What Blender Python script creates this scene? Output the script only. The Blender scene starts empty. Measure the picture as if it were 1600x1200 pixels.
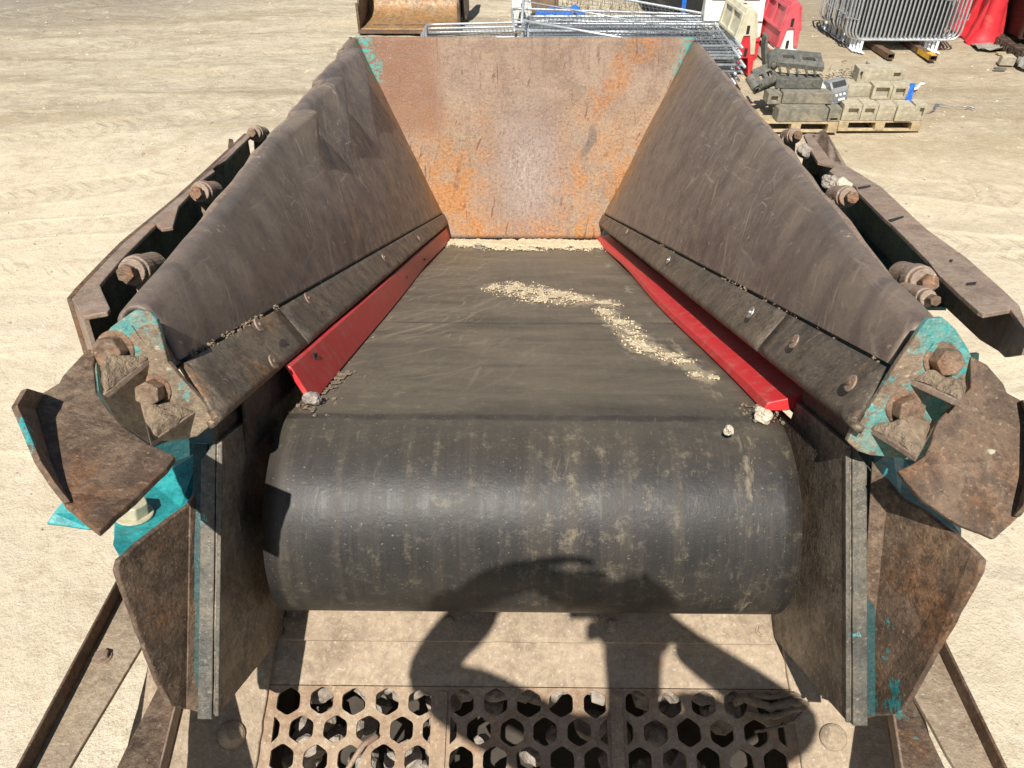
import bpy, bmesh, math, random
from mathutils import Vector, Matrix, noise
rnd = random.Random(7)
SC = bpy.context.scene
COL = SC.collection
R = math.radians

# ------------------------------------------------------------------ camera
H = 4.2                                   # eye height over the yard
TH, PSI, CX, FPX = R(38.8), 0.0104, -0.032, 1208.0
cam = bpy.data.cameras.new('camera'); camo = bpy.data.objects.new('camera', cam); COL.objects.link(camo)
cam.sensor_width = 36.0; cam.lens = FPX / 1600 * 36; cam.clip_start = 0.05; cam.clip_end = 2000
camo.location = (CX, 0, H); camo.rotation_euler = (R(90) - TH, 0, PSI)
SC.camera = camo

# ------------------------------------------------------------------ light
SUN = Vector((0.15, 0.72, -1.0)).normalized()      # the way the sunlight travels
w = bpy.data.worlds.new('World'); SC.world = w; w.use_nodes = True
wn = w.node_tree.nodes; sky = wn.new('ShaderNodeTexSky'); sky.sky_type = 'NISHITA'; sky.sun_disc = False
sky.sun_elevation = math.asin(-SUN.z); sky.sun_rotation = math.atan2(-SUN.x, -SUN.y)
w.node_tree.links.new(sky.outputs[0], wn['Background'].inputs[0]); wn['Background'].inputs[1].default_value = 0.055
sl = bpy.data.lights.new('sun', 'SUN'); sl.energy = 5.0; sl.angle = R(0.5); sl.color = (1.0, 0.955, 0.88)
so = bpy.data.objects.new('sun', sl); COL.objects.link(so); so.rotation_euler = SUN.to_track_quat('-Z', 'Y').to_euler(); so.location = (-3, -9, 14)
vs = SC.view_settings; vs.view_transform = 'Standard'; vs.look = 'None'; vs.exposure = 0.42; vs.gamma = 1

# ------------------------------------------------------------------ measuring helpers (photo pixel + depth or plane -> metres)
C0 = Vector((CX, 0, H))
FW = Vector((-math.sin(PSI) * math.cos(TH), math.cos(PSI) * math.cos(TH), -math.sin(TH)))
RT = Vector((math.cos(PSI), math.sin(PSI), 0)); UP = RT.cross(FW)
def ray(x, y): return FW + RT * ((x - 800) / FPX) + UP * ((600 - y) / FPX)
def at(x, y, Z): return C0 + ray(x, y) * Z
def onp(x, y, p0, n):
    r = ray(x, y); return C0 + r * ((p0 - C0).dot(n) / r.dot(n))
def gnd(x, y, z=0.0): return onp(x, y, Vector((0, 0, z)), Vector((0, 0, 1)))
def depth(p): return (p - C0).dot(FW)
# frame of the sloping feeder: X across, s down the belt away from the crusher, h square to the belt
BE = R(23.1); T0 = Vector((0, 1.448, H - 1.261)); S_ = Vector((0, math.cos(BE), -math.sin(BE))); N_ = Vector((0, math.sin(BE), math.cos(BE)))
def M(X, s, h): return T0 + Vector((X, 0, 0)) + S_ * s + N_ * h
def onb(x, y, h=0.0): return onp(x, y, M(0, 0, h), N_)
def inv(p):
    d = p - T0; return d.x, d.dot(S_), d.dot(N_)

# ------------------------------------------------------------------ material helpers
class G:
    def __init__(s, name):
        s.m = bpy.data.materials.new(name); s.m.use_nodes = True; s.t = s.m.node_tree; s.b = s.t.nodes['Principled BSDF']
    def node(s, t, **k):
        n = s.t.nodes.new(t)
        for a, v in k.items(): setattr(n, a, v)
        return n
    def put(s, sock, v):
        if v is None: return
        if isinstance(v, bpy.types.NodeSocket): s.t.links.new(v, sock)
        elif isinstance(v, (tuple, list)) and len(v) == 3 and sock.type == 'RGBA': sock.default_value = (*v, 1)
        else: sock.default_value = v
    def co(s, kind='Object', scale=(1, 1, 1), rot=(0, 0, 0), loc=(0, 0, 0)):
        a = s.node('ShaderNodeTexCoord'); b = s.node('ShaderNodeMapping')
        s.t.links.new(a.outputs[kind], b.inputs[0]); b.inputs['Scale'].default_value = scale; b.inputs['Rotation'].default_value = rot; b.inputs['Location'].default_value = loc
        return b.outputs[0]
    def noise(s, vec, scale, detail=5, rough=.6, dist=0.0):
        n = s.node('ShaderNodeTexNoise'); s.put(n.inputs['Vector'], vec)
        n.inputs['Scale'].default_value = scale; n.inputs['Detail'].default_value = detail; n.inputs['Roughness'].default_value = rough; n.inputs['Distortion'].default_value = dist
        return n.outputs['Fac']
    def ncol(s, vec, scale, detail=3):
        n = s.node('ShaderNodeTexNoise'); s.put(n.inputs['Vector'], vec); n.inputs['Scale'].default_value = scale; n.inputs['Detail'].default_value = detail
        return n.outputs['Color']
    def vor(s, vec, scale, feature='F1', out='Distance'):
        n = s.node('ShaderNodeTexVoronoi', feature=feature); s.put(n.inputs['Vector'], vec); n.inputs['Scale'].default_value = scale
        return n.outputs[out]
    def mr(s, v, a, b, c=0.0, d=1.0):
        n = s.node('ShaderNodeMapRange'); n.clamp = True
        for i, x in enumerate((v, a, b, c, d)): s.put(n.inputs[i], x)
        return n.outputs[0]
    def ma(s, op, a, b=0.0, clamp=False):
        n = s.node('ShaderNodeMath', operation=op); n.use_clamp = clamp; s.put(n.inputs[0], a); s.put(n.inputs[1], b); return n.outputs[0]
    def mix(s, f, a, b, bt='MIX'):
        n = s.node('ShaderNodeMix', data_type='RGBA', blend_type=bt); s.put(n.inputs[0], f); s.put(n.inputs[6], a); s.put(n.inputs[7], b); return n.outputs[2]
    def vadd(s, a, b):
        n = s.node('ShaderNodeVectorMath', operation='ADD'); s.put(n.inputs[0], a); s.put(n.inputs[1], b); return n.outputs[0]
    def vscale(s, a, k):
        n = s.node('ShaderNodeVectorMath', operation='SCALE'); s.put(n.inputs[0], a); n.inputs['Scale'].default_value = k; return n.outputs[0]
    def warp(s, vec, scale, amt): return s.vadd(vec, s.vscale(s.ncol(vec, scale), amt))
    def sep(s, vec):
        n = s.node('ShaderNodeSeparateXYZ'); s.put(n.inputs[0], vec); return n.outputs
    def bump(s, h, strength=.5, dist=.01):
        n = s.node('ShaderNodeBump'); n.inputs['Strength'].default_value = strength; n.inputs['Distance'].default_value = dist; s.put(n.inputs['Height'], h)
        s.t.links.new(n.outputs[0], s.b.inputs['Normal'])
    def done(s, col, rough=.6, metal=0.0, spec=.5):
        s.put(s.b.inputs['Base Color'], col); s.put(s.b.inputs['Roughness'], rough); s.put(s.b.inputs['Metallic'], metal); s.put(s.b.inputs['Specular IOR Level'], spec)
        return s.m

def lines(g, vec, ang, thin, long, lo=.665, hi=.70, seed=0.0, curl=.14, flat=False):
    """fine straight-ish scuff lines along one direction"""
    w_ = g.vadd(g.warp(vec, 1.4, curl), (seed, seed * 1.7, seed * .3)); m = g.node('ShaderNodeMapping', vector_type='TEXTURE'); g.put(m.inputs[0], w_)
    m.inputs['Rotation'].default_value = (0, 0, ang) if flat else (0.4 * seed, .3 * seed, ang); m.inputs['Scale'].default_value = (1 / long, 1 / thin, 1 / thin)
    return g.mr(g.noise(m.outputs[0], 1.0, 2, .5), lo, hi)
def scratches(g, vec, scale, width=.012, seed=0.0, keep=.55):
    """short crossing scuffs, broken up by a mask"""
    l = g.ma('MAXIMUM', lines(g, vec, seed * 2.1, scale * 16, scale * .45, seed=seed), lines(g, vec, seed * 2.1 + 1.1, scale * 13, scale * .5, .675, .71, seed + 3, .4))
    k = g.mr(g.noise(g.vadd(vec, (seed * 3, 2, 1)), scale * .5, 4, .65), keep - .1, keep + .04)
    return g.ma('MULTIPLY', l, k)

def worn(name, a, b, c, dust=(.30, .235, .16), dust_amt=.35, rust=(.20, .075, .025), rust_amt=.3, rough=.5, metal=.15, kind='Object', streak=None, scr=.5, bmp=.35, fine=1.0, paint=0.0, paint_col=(.02, .27, .27), pits=1.0):
    g = G(name); v = g.co(kind)
    big = g.noise(v, 2.3, 8, .68, .5); mid = g.noise(v, 11, 8, .72); fin = g.noise(v, 48 * fine, 6, .78); pit = g.noise(v, 120 * fine, 3, .6)
    F = g.mr(fin, .36, .64)
    col = g.mix(g.mr(big, .40, .60), a, b)
    col = g.mix(g.mr(mid, .46, .64), col, c)
    col = g.mix(g.mr(mid, .50, .34, 0, .65 * pits), col, tuple(x * .55 for x in a))
    ru = g.mr(g.ma('ADD', g.noise(g.vadd(v, (5, 3, 1)), 4.1, 9, .75, .3), g.ma('MULTIPLY', fin, .25)), .80 - .25 * rust_amt, .90 - .22 * rust_amt)
    col = g.mix(g.ma('MULTIPLY', ru, min(1, .45 + rust_amt * .45)), col, g.mix(F, tuple(x * .55 for x in rust), tuple(x * 1.7 for x in rust)))
    if paint > 0:
        pv = g.warp(v, 12, .03)
        pm = g.mr(g.ma('ADD', g.noise(pv, 4.2, 4, .55), g.ma('MULTIPLY', g.noise(v, 30, 7, .78), .6)), 1.05 - .46 * paint, 1.065 - .46 * paint)
        col = g.mix(pm, col, g.mix(g.mr(mid, .4, .62), tuple(x * .8 for x in paint_col), tuple(x * 1.25 + .02 for x in paint_col)))
    if scr > 0:
        s1 = scratches(g, v, 4.5, .010, 1.3, .5); s2 = scratches(g, v, 11, .022, 4.1, .55)
        sm = g.ma('MULTIPLY', g.ma('MAXIMUM', s1, s2), scr)
        col = g.mix(sm, col, (.38, .33, .27))
    # rough pitted grain: dark pits and pale dust specks
    col = g.mix(g.mr(fin, .50, .34, 0, .62 * pits), col, tuple(x * .38 for x in a))
    du = g.mr(g.ma('ADD', g.noise(g.vadd(v, (9, 7, 2)), 3.0, 10, .78), g.ma('MULTIPLY', fin, .45)), .86 - .3 * dust_amt, 1.04 - .27 * dust_amt)
    col = g.mix(g.ma('MULTIPLY', du, .3 + .65 * dust_amt), col, g.mix(F, tuple(x * .78 for x in dust), tuple(min(.7, x * 1.2) for x in dust)))
    sp = g.mr(pit, .60, .70); col = g.mix(g.ma('MULTIPLY', sp, .30 + .25 * dust_amt), col, tuple(min(.6, x * 2.6) for x in c))
    col = g.mix(g.mr(pit, .42, .32, 0, .5 * pits), col, tuple(x * .4 for x in a))
    h = g.ma('ADD', g.ma('ADD', g.ma('MULTIPLY', mid, .5), g.ma('MULTIPLY', fin, .5)), g.ma('MULTIPLY', pit, .18))
    g.bump(h, min(1, bmp * 1.2), .012)
    rr = g.mr(g.noise(v, 14, 6, .75), .36, .64, rough - .14, rough + .18)
    return g.done(col, rr, metal)

def plain(name, c, rough=.6, var=.25, scale=20, metal=0.0, bmp=.15, dirt=None, dirt_amt=.4, kind='Object'):
    g = G(name); v = g.co(kind); n = g.noise(v, scale, 6, .65)
    n = g.mr(n, .33, .67); col = g.mix(n, tuple(x * (1 - var) for x in c), tuple(min(.9, x * (1 + var)) for x in c))
    if dirt:
        d = g.mr(g.noise(g.vadd(v, (3, 1, 8)), scale * .35, 8, .7), .62 - .3 * dirt_amt, .8 - .2 * dirt_amt)
        col = g.mix(g.ma('MULTIPLY', d, .85), col, dirt)
    if bmp: g.bump(n, bmp, .01)
    return g.done(col, rough, metal)

SAND = (.50, .395, .245)
def ground_mat():
    g = G('dusty_yard'); v = g.co('Object'); x, y, z = g.sep(v)[:3]
    big = g.noise(v, .16, 8, .6, .5); med = g.noise(v, 1.1, 8, .65, .3); fin = g.noise(v, 9, 6, .7); grit = g.noise(v, 60, 4, .7)
    base = g.mix(g.mr(big, .35, .65), (.51, .43, .31), (.61, .53, .40))
    base = g.mix(g.mr(med, .42, .7, 0, .75), base, (.68, .60, .455))
    base = g.mix(g.mr(fin, .54, .68, 0, .5), base, (.37, .29, .18)); base = g.mix(g.mr(g.noise(v, 3.2, 9, .78), .48, .36, 0, .45), base, (.40, .31, .195))
    # long wheel tracks running across the yard
    tv = g.co('Object', scale=(.10, 1.5, 1), rot=(0, 0, R(2))); tn = g.noise(tv, 1.3, 7, .62, .25)
    band = g.ma('MULTIPLY', g.mr(y, 3.5, 5.0), g.mr(y, 10.5, 8.6))
    base = g.mix(g.ma('MULTIPLY', band, g.mr(tn, .45, .66, 0, .85)), base, (.66, .565, .40))
    base = g.mix(g.ma('MULTIPLY', band, g.mr(tn, .44, .30, 0, .5)), base, (.40, .32, .21))
    # diagonal tyre tracks with a lug pattern to the left, greyer gravel beyond
    dv = g.co('Object', scale=(.16, 1.1, 1), rot=(0, 0, R(-24))); dn = g.noise(dv, 1.2, 6, .6, .3)
    far = g.mr(y, 9.5, 12.5)
    base = g.mix(g.ma('MULTIPLY', far, g.mr(dn, .5, .62, 0, .75)), base, (.385, .305, .195))
    base = g.mix(g.ma('MULTIPLY', far, g.mr(dn, .48, .36, 0, .85)), base, (.66, .56, .39))
    wv = g.warp(v, .5, 1.6); wx, wy = g.sep(wv)[:2]
    gl = g.ma('MULTIPLY', g.mr(g.ma('SUBTRACT', wy, g.ma('MULTIPLY', wx, .55)), 20.5, 24.0), g.mr(wx, -3.5, -7.0))
    gr = g.ma('MULTIPLY', g.mr(wy, 15.5, 18.5), g.mr(wx, 2.5, 5.0))
    gm = g.ma('MAXIMUM', gl, g.ma('MULTIPLY', gr, .75))
    base = g.mix(g.ma('MULTIPLY', gm, g.mr(fin, .25, .6, .55, 1)), base, g.mix(fin, (.22, .19, .15), (.38, .335, .27)))
    tan = g.ma('MULTIPLY', g.mr(wx, 3.5, 5.5), g.mr(wy, 9.0, 11.5))
    base = g.mix(g.ma('MULTIPLY', tan, .45), base, (.40, .31, .19))
    base = g.mix(g.mr(grit, .55, .66, 0, .5), base, (.27, .21, .13))
    base = g.mix(g.mr(grit, .40, .28, 0, .5), base, (.72, .63, .46))
    spk = g.noise(g.warp(v, 3, .2), 13, 8, .78); base = g.mix(g.ma('MULTIPLY', g.mr(spk, .57, .66, 0, .6), g.mr(y, 6.5, 10, .15, 1)), base, (.30, .235, .15)); base = g.mix(g.mr(spk, .43, .34, 0, .4), base, (.72, .63, .47))  # dark specks paint small clod shadows into the ground colour, pale flecks between
    wv2 = g.warp(g.warp(v, .22, 1.6), 1.3, .12); tx, ty = g.sep(wv2)[:2]; rut = None
    for ang, off, wd in ((24, 11.2, .34), (24, 13.2, .34), (31, 15.6, .4), (31, 17.8, .4), (17, 9.9, .25), (2, 6.1, .3), (2, 7.9, .34), (-3, 4.6, .28), (38, 20.6, .4), (-16, 11.6, .34), (-16, 9.9, .34)):
        ca, sa = math.cos(R(ang)), math.sin(R(ang)); pp = g.ma('SUBTRACT', g.ma('SUBTRACT', g.ma('MULTIPLY', ty, ca), g.ma('MULTIPLY', tx, sa)), off); ap = g.ma('ABSOLUTE', pp)
        qq = g.ma('ADD', g.ma('MULTIPLY', tx, ca), g.ma('MULTIPLY', ty, sa)); lug = g.ma('SINE', g.ma('ADD', g.ma('MULTIPLY', qq, 26.0), g.ma('MULTIPLY', ap, 14.0)))
        side = g.mr(tx, 2.5, 1.0) if ang > 10 else (g.mr(tx, 3.0, 5.0) if ang < -10 else 1.0)
        k = g.ma('MULTIPLY', g.ma('MULTIPLY', g.mr(ap, wd, wd * .6), side), g.mr(g.noise(v, .55, 4), .40, .58)); edge = g.ma('MULTIPLY', g.ma('MULTIPLY', g.mr(g.ma('ABSOLUTE', g.ma('SUBTRACT', ap, wd * 1.05)), wd * .3, 0), side), .4)
        base = g.mix(g.ma('MULTIPLY', k, g.mr(lug, -.3, .6, .08, .34)), base, (.40, .315, .205) if ang not in (2, -3) else (.66, .565, .41)); base = g.mix(g.ma('MULTIPLY', edge, g.mr(fin, .4, .6)), base, (.70, .60, .43))
        r_ = g.ma('SUBTRACT', g.ma('MULTIPLY', edge, .8), g.ma('MULTIPLY', k, g.mr(lug, -.3, .6, .3, .8))); rut = r_ if rut is None else g.ma('ADD', rut, r_)
    crack = g.ma('MULTIPLY', g.mr(g.vor(g.warp(v, .8, .6), .35, 'DISTANCE_TO_EDGE'), 0, .008, 1, 0), g.mr(g.noise(v, .5, 3), .5, .62))
    base = g.mix(g.ma('MULTIPLY', crack, .4), base, (.30, .23, .14))
    h = g.ma('ADD', g.ma('ADD', g.ma('MULTIPLY', med, .9), g.ma('MULTIPLY', fin, .45)), g.ma('MULTIPLY', grit, .16))
    cl = g.noise(g.vadd(v, (3, 9, 0)), 3.4, 10, .80, .4); h = g.ma('ADD', h, g.ma('MULTIPLY', far, g.ma('ADD', g.ma('MULTIPLY', dn, 2.2), g.ma('MULTIPLY', cl, 1.6))))
    base = g.mix(g.ma('MULTIPLY', g.mr(cl, .50, .36, 0, .5), g.mr(y, 7, 10, .25, 1)), base, (.36, .285, .18)); base = g.mix(g.ma('MULTIPLY', g.mr(cl, .54, .64, 0, .5), g.mr(y, 7, 10, .4, 1)), base, (.68, .58, .41))  # clod shadows painted into the colour, paler where the clods stand high
    h = g.ma('ADD', h, g.ma('MULTIPLY', rut, .45))
    g.bump(h, .8, .07)
    return g.done(base, .95, 0, .2)

MAT = {}
MAT['ground'] = ground_mat()
def back_mat():
    g = G('rusty_back_plate'); v = g.co('UV'); u, t, _ = g.sep(g.warp(g.warp(v, 2.2, .30), 9, .07))[:3]     # u across from the middle, t up the plate, metres
    u = g.ma('SUBTRACT', u, .185); t = g.ma('SUBTRACT', t, .185)
    big = g.noise(v, 2.4, 9, .72, .6); fin = g.noise(v, 42, 7, .8); mid = g.noise(v, 8, 9, .76, .3); F = g.mr(fin, .36, .64)
    vert = g.noise(g.co('UV', scale=(1, .16, 1)), 15, 8, .75)
    col = g.mix(g.mr(big, .40, .60), (.20, .128, .085), (.31, .215, .150))
    col = g.mix(g.mr(mid, .50, .62, 0, .6), col, (.36, .25, .16)); col = g.mix(g.mr(vert, .48, .36, 0, .55), col, (.15, .085, .06))
    au = g.ma('ABSOLUTE', u)
    tan = g.ma('MULTIPLY', g.ma('MULTIPLY', g.mr(au, .15, .5), g.mr(t, 1.4, .9)), g.mr(mid, .40, .58, .15, 1))
    col = g.mix(g.ma('MULTIPLY', tan, .75), col, g.mix(F, (.25, .175, .115), (.42, .32, .215)))
    om = g.mr(g.ma('ADD', g.noise(g.vadd(v, (2, 4, 0)), 3.4, 9, .76, .6), g.ma('MULTIPLY', fin, .3)), .58, .71)
    orange = g.ma('MULTIPLY', om, g.ma('MAXIMUM', g.ma('MULTIPLY', g.mr(au, .14, .34), g.mr(t, 1.15, .45)), g.mr(t, .26, .10)))
    col = g.mix(g.ma('MULTIPLY', orange, .92), col, g.mix(F, (.27, .10, .022), (.50, .22, .055)))
    st = g.ma('ABSOLUTE', g.ma('SUBTRACT', g.ma('ADD', u, g.ma('MULTIPLY', t, -.85)), -.33))
    band = g.ma('MULTIPLY', g.ma('MULTIPLY', g.mr(st, .16, .06), g.mr(u, .42, .62)), g.mr(u, 1.12, .95))
    col = g.mix(g.ma('MULTIPLY', band, g.mr(mid, .42, .58, .15, .95)), col, g.mix(F, (.24, .085, .022), (.44, .18, .045)))
    dl = g.ma('MULTIPLY', g.ma('MULTIPLY', g.mr(u, -.58, -.72), g.mr(t, .72, .92)), g.mr(fin, .42, .54, .1, .9))
    col = g.mix(dl, col, g.mix(F, (.15, .055, .022), (.27, .105, .045)))
    du = g.ma('DIVIDE', g.ma('SUBTRACT', u, .03), .22); dt = g.ma('DIVIDE', g.ma('SUBTRACT', t, .52), .36)
    rr = g.ma('SQRT', g.ma('ADD', g.ma('MULTIPLY', du, du), g.ma('MULTIPLY', dt, dt)))
    col = g.mix(g.ma('MULTIPLY', g.mr(rr, 2.2, .7), .55), col, g.mix(F, (.19, .14, .125), (.30, .235, .21)))
    rub = g.noise(g.co('UV', scale=(1, .35, 1)), 40, 8, .8)
    col = g.mix(g.ma('MULTIPLY', g.mr(rr, 1.35, .1, 0, .7), g.mr(rub, .45, .62)), col, (.50, .44, .40))
    # dark scuff right of the middle
    sx = g.ma('DIVIDE', g.ma('SUBTRACT', g.ma('SUBTRACT', u, .50), g.ma('MULTIPLY', g.ma('SUBTRACT', t, .78), .35)), .05); sy = g.ma('DIVIDE', g.ma('SUBTRACT', t, .78), .17)
    sr = g.ma('ADD', g.ma('MULTIPLY', sx, sx), g.ma('MULTIPLY', sy, sy)); col = g.mix(g.ma('MULTIPLY', g.mr(sr, 1.0, .3), g.mr(fin, .40, .55)), col, (.085, .07, .058))
    # runs and cracks of dark rust
    r1 = lines(g, v, R(86), 34, 1.4, .64, .69, 1.0, .22, True); r2 = lines(g, v, R(70), 30, 1.6, .67, .71, 2.0, .4, True)
    run = g.ma('MULTIPLY', g.ma('MAXIMUM', r1, r2), g.mr(g.noise(v, 3.1, 5), .45, .56))
    col = g.mix(g.ma('MULTIPLY', run, .8), col, (.13, .048, .022))
    sc = scratches(g, v, 6, .014, 2.2, .5); col = g.mix(g.ma('MULTIPLY', sc, .35), col, (.42, .33, .25))
    col = g.mix(g.mr(fin, .54, .66, 0, .55), col, (.40, .30, .22)); col = g.mix(g.mr(fin, .47, .34, 0, .65), col, (.10, .052, .032))
    pk = g.noise(v, 120, 3, .6); col = g.mix(g.mr(pk, .58, .68, 0, .4), col, (.48, .38, .29)); col = g.mix(g.mr(pk, .42, .33, 0, .45), col, (.09, .045, .03))
    pm = g.ma('MULTIPLY', g.mr(g.ma('ADD', au, g.ma('MULTIPLY', t, -.35)), .655, .70), g.mr(t, 1.22, 1.30)); kk = g.mr(g.noise(v, 26, 7, .78), .49, .52)
    col = g.mix(g.ma('MULTIPLY', pm, kk), col, (.07, .33, .29))
    g.bump(g.ma('ADD', mid, g.ma('MULTIPLY', fin, .9)), .6, .012)
    return g.done(col, g.mr(mid, .4, .6, .5, .75), .05)
MAT['back'] = back_mat()

def wall_mat(name, a, b, c, far_rust):
    """liner plates, UV metres: u along from the crusher end, v up the slope"""
    g = G(name); v = g.co('UV'); u, t, _ = g.sep(g.warp(v, 1.5, .3))[:3]
    big = g.noise(v, 1.9, 9, .70, .9); mid = g.noise(v, 8, 9, .74, .3); fin = g.noise(v, 52, 7, .78)
    col = g.mix(g.mr(big, .40, .60), a, b); col = g.mix(g.mr(mid, .48, .64, 0, .75), col, c); col = g.mix(g.mr(mid, .47, .34, 0, .5), col, tuple(x * .6 for x in a))
    sv = g.co('UV', scale=(3.2, .8, 1), rot=(0, 0, R(20))); st = g.noise(g.warp(g.warp(sv, .7, .9), 4, .12), 2.0, 9, .74)
    col = g.mix(g.mr(st, .53, .68, 0, .32), col, (.20, .165, .125)); col = g.mix(g.mr(st, .46, .32, 0, .34), col, (.055, .045, .045))
    l1 = lines(g, v, R(62), 60, .55, .62, .68, 1.0, .22, True); l2 = lines(g, v, R(48), 42, .45, .64, .69, 2.0, .28, True); l3 = lines(g, v, R(8), 70, .6, .65, .70, 3.0, .15, True); l4 = lines(g, v, R(-35), 75, .8, .66, .70, 4.0, .3, True); l5 = lines(g, v, R(85), 38, .4, .67, .70, 5.0, .4, True)
    msk = g.mr(g.noise(g.vadd(v, (7, 1, 0)), 1.6, 5, .7), .40, .58, .08, .9)
    sm = g.ma('MULTIPLY', g.ma('MAXIMUM', g.ma('MAXIMUM', l1, l2), g.ma('MAXIMUM', g.ma('MAXIMUM', l3, l4), l5)), msk)
    col = g.mix(g.ma('MULTIPLY', sm, .85), col, (.40, .335, .25))
    d1 = lines(g, v, R(55), 40, .5, .62, .70, 8.0, .25, True); col = g.mix(g.ma('MULTIPLY', d1, .4), col, tuple(x * .45 for x in a))
    # orange-brown stain where the wall meets the back plate
    fr = g.ma('MULTIPLY', g.mr(g.ma('ADD', u, g.ma('MULTIPLY', t, .10)), 4.75 - far_rust, 4.85), g.mr(mid, .36, .54, .35, 1))
    col = g.mix(g.ma('MULTIPLY', fr, .9), col, g.mix(g.mr(mid, .4, .6), (.22, .115, .04), (.42, .225, .07)))
    dust = g.mr(g.ma('ADD', g.noise(g.vadd(v, (4, 8, 0)), 3.2, 10, .8), g.ma('MULTIPLY', fin, .45)), .72, .95)
    col = g.mix(g.ma('MULTIPLY', dust, .5), col, (.30, .24, .165))
    # the fold along the top is scuffed pale and brown
    tt = g.ma('SUBTRACT', t, g.ma('MULTIPLY', u, .268)); fold = g.ma('MULTIPLY', g.mr(tt, .30, .44), g.mr(mid, .38, .60, .25, 1)); col = g.mix(g.ma('MULTIPLY', fold, .6), col, (.235, .175, .125))
    ch = g.ma('MULTIPLY', g.mr(g.noise(v, 26, 3, .5), .66, .69), g.mr(g.noise(v, 2.3, 3), .45, .55)); col = g.mix(g.ma('MULTIPLY', ch, .8), col, (.45, .38, .27))
    pk = g.noise(v, 130, 3, .6); col = g.mix(g.mr(pk, .58, .70, 0, .45), col, (.26, .21, .165)); col = g.mix(g.mr(pk, .42, .32, 0, .4), col, tuple(x * .5 for x in a))
    tone = g.noise(g.warp(g.vadd(v, (2, 6, 0)), .9, .5), .85, 4, .6); col = g.mix(g.mr(tone, .50, .36, 0, .35), col, tuple(x * .5 for x in a)); col = g.mix(g.mr(tone, .52, .66, 0, .45), col, (.21, .168, .128))
    # polished dark slicks left by sliding rock
    slk = g.mr(lines(g, v, R(70), 9, .5, .52, .66, 3.0, .3, True), 0, 1, 0, .5); col = g.mix(slk, col, (.070, .058, .056))
    g.bump(g.ma('ADD', g.ma('ADD', mid, g.ma('MULTIPLY', fin, .4)), g.ma('MULTIPLY', st, .3)), .38, .008)
    return g.done(col, g.ma('SUBTRACT', g.mr(g.noise(v, 11, 6, .75), .36, .64, .34, .58), g.ma('MULTIPLY', slk, .2)), .10, .4)
MAT['liner_left'] = wall_mat('liner_steel_west', (.120, .093, .083), (.172, .135, .119), (.215, .173, .146), .55)
MAT['liner_right'] = wall_mat('liner_steel_east', (.126, .091, .079), (.182, .137, .116), (.222, .174, .142), .75)
MAT['strip'] = worn('wear_strip_steel', (.085, .068, .052), (.12, .098, .072), (.15, .115, .08), dust_amt=.35, rust_amt=.34, rust=(.22, .10, .035), scr=.55, rough=.45, metal=.25)
MAT['rim'] = worn('rim_steel', (.25, .175, .13), (.33, .235, .175), (.38, .285, .215), dust_amt=.5, rust_amt=.5, rust=(.30, .13, .06), scr=.25, bmp=.6, pits=.55)
MAT['strip_rusty'] = worn('rust_patched_strip', (.10, .08, .06), (.14, .112, .08), (.17, .13, .09), dust_amt=.45, rust_amt=.75, rust=(.24, .11, .035), scr=.5, rough=.5, metal=.2)
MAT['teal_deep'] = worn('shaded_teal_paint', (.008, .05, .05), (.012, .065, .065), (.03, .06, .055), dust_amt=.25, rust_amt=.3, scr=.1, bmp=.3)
MAT['rust'] = worn('rusty_steel', (.105, .066, .042), (.15, .097, .062), (.19, .125, .08), dust_amt=.3, rust_amt=.7, rust=(.15, .066, .025), scr=.22, bmp=.7, rough=.6, metal=.1)
MAT['rust_teal'] = worn('rusty_steel_with_paint', (.10, .066, .043), (.15, .095, .06), (.19, .125, .08), dust_amt=.4, rust_amt=.6, rust=(.17, .075, .03), scr=.2, bmp=.7, rough=.6, paint=.22)
MAT['flange'] = worn('flange_muddy_paint', (.17, .115, .075), (.24, .17, .11), (.28, .20, .135), dust_amt=.7, rust_amt=.45, rust=(.25, .09, .035), scr=.05, bmp=.9, pits=.5, paint=.53, paint_col=(.03, .33, .32))
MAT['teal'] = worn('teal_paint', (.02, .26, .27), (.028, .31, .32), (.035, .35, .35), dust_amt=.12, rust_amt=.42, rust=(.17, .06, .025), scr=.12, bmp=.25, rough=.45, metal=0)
MAT['teal_dark'] = worn('old_dark_teal_paint', (.012, .085, .09), (.018, .12, .125), (.05, .10, .09), dust_amt=.15, rust_amt=.3, scr=.1, bmp=.3)
MAT['cheek'] = worn('cheek_plate_steel', (.125, .096, .07), (.175, .137, .10), (.22, .174, .127), dust_amt=.5, rust_amt=.2, scr=.55, rough=.5, metal=.2)
MAT['edge'] = worn('plate_edge_paint', (.075, .072, .06), (.105, .098, .08), (.14, .12, .09), dust_amt=.4, rust_amt=.3, scr=.1, paint=.05, paint_col=(.08, .32, .31))
MAT['tray'] = worn('dusty_tray_steel', (.25, .185, .125), (.34, .26, .18), (.38, .295, .205), dust=(.44, .345, .24), dust_amt=.7, rust_amt=.32, rust=(.27, .11, .04), scr=.12, bmp=.7, rough=.75, metal=0, pits=.3)
MAT['grid'] = worn('rusty_screen_steel', (.25, .155, .095), (.33, .225, .145), (.38, .275, .185), dust=(.43, .335, .23), dust_amt=.62, rust_amt=.68, rust=(.25, .095, .032), scr=.05, bmp=.8, rough=.75, metal=0, pits=.3)
MAT['pale_bolt'] = plain('pale_zinc_bolt', (.52, .48, .34), .45, .2, 30, .2, dirt=(.36, .29, .18), dirt_amt=.3)
MAT['bolt'] = worn('bolt_rust', (.15, .09, .055), (.22, .14, .09), (.27, .18, .12), dust_amt=.45, rust_amt=.7, rust=(.25, .09, .03), scr=0, bmp=.8)
MAT['screw'] = plain('bright_screw', (.42, .42, .40), .35, .3, 60, .7)
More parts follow.
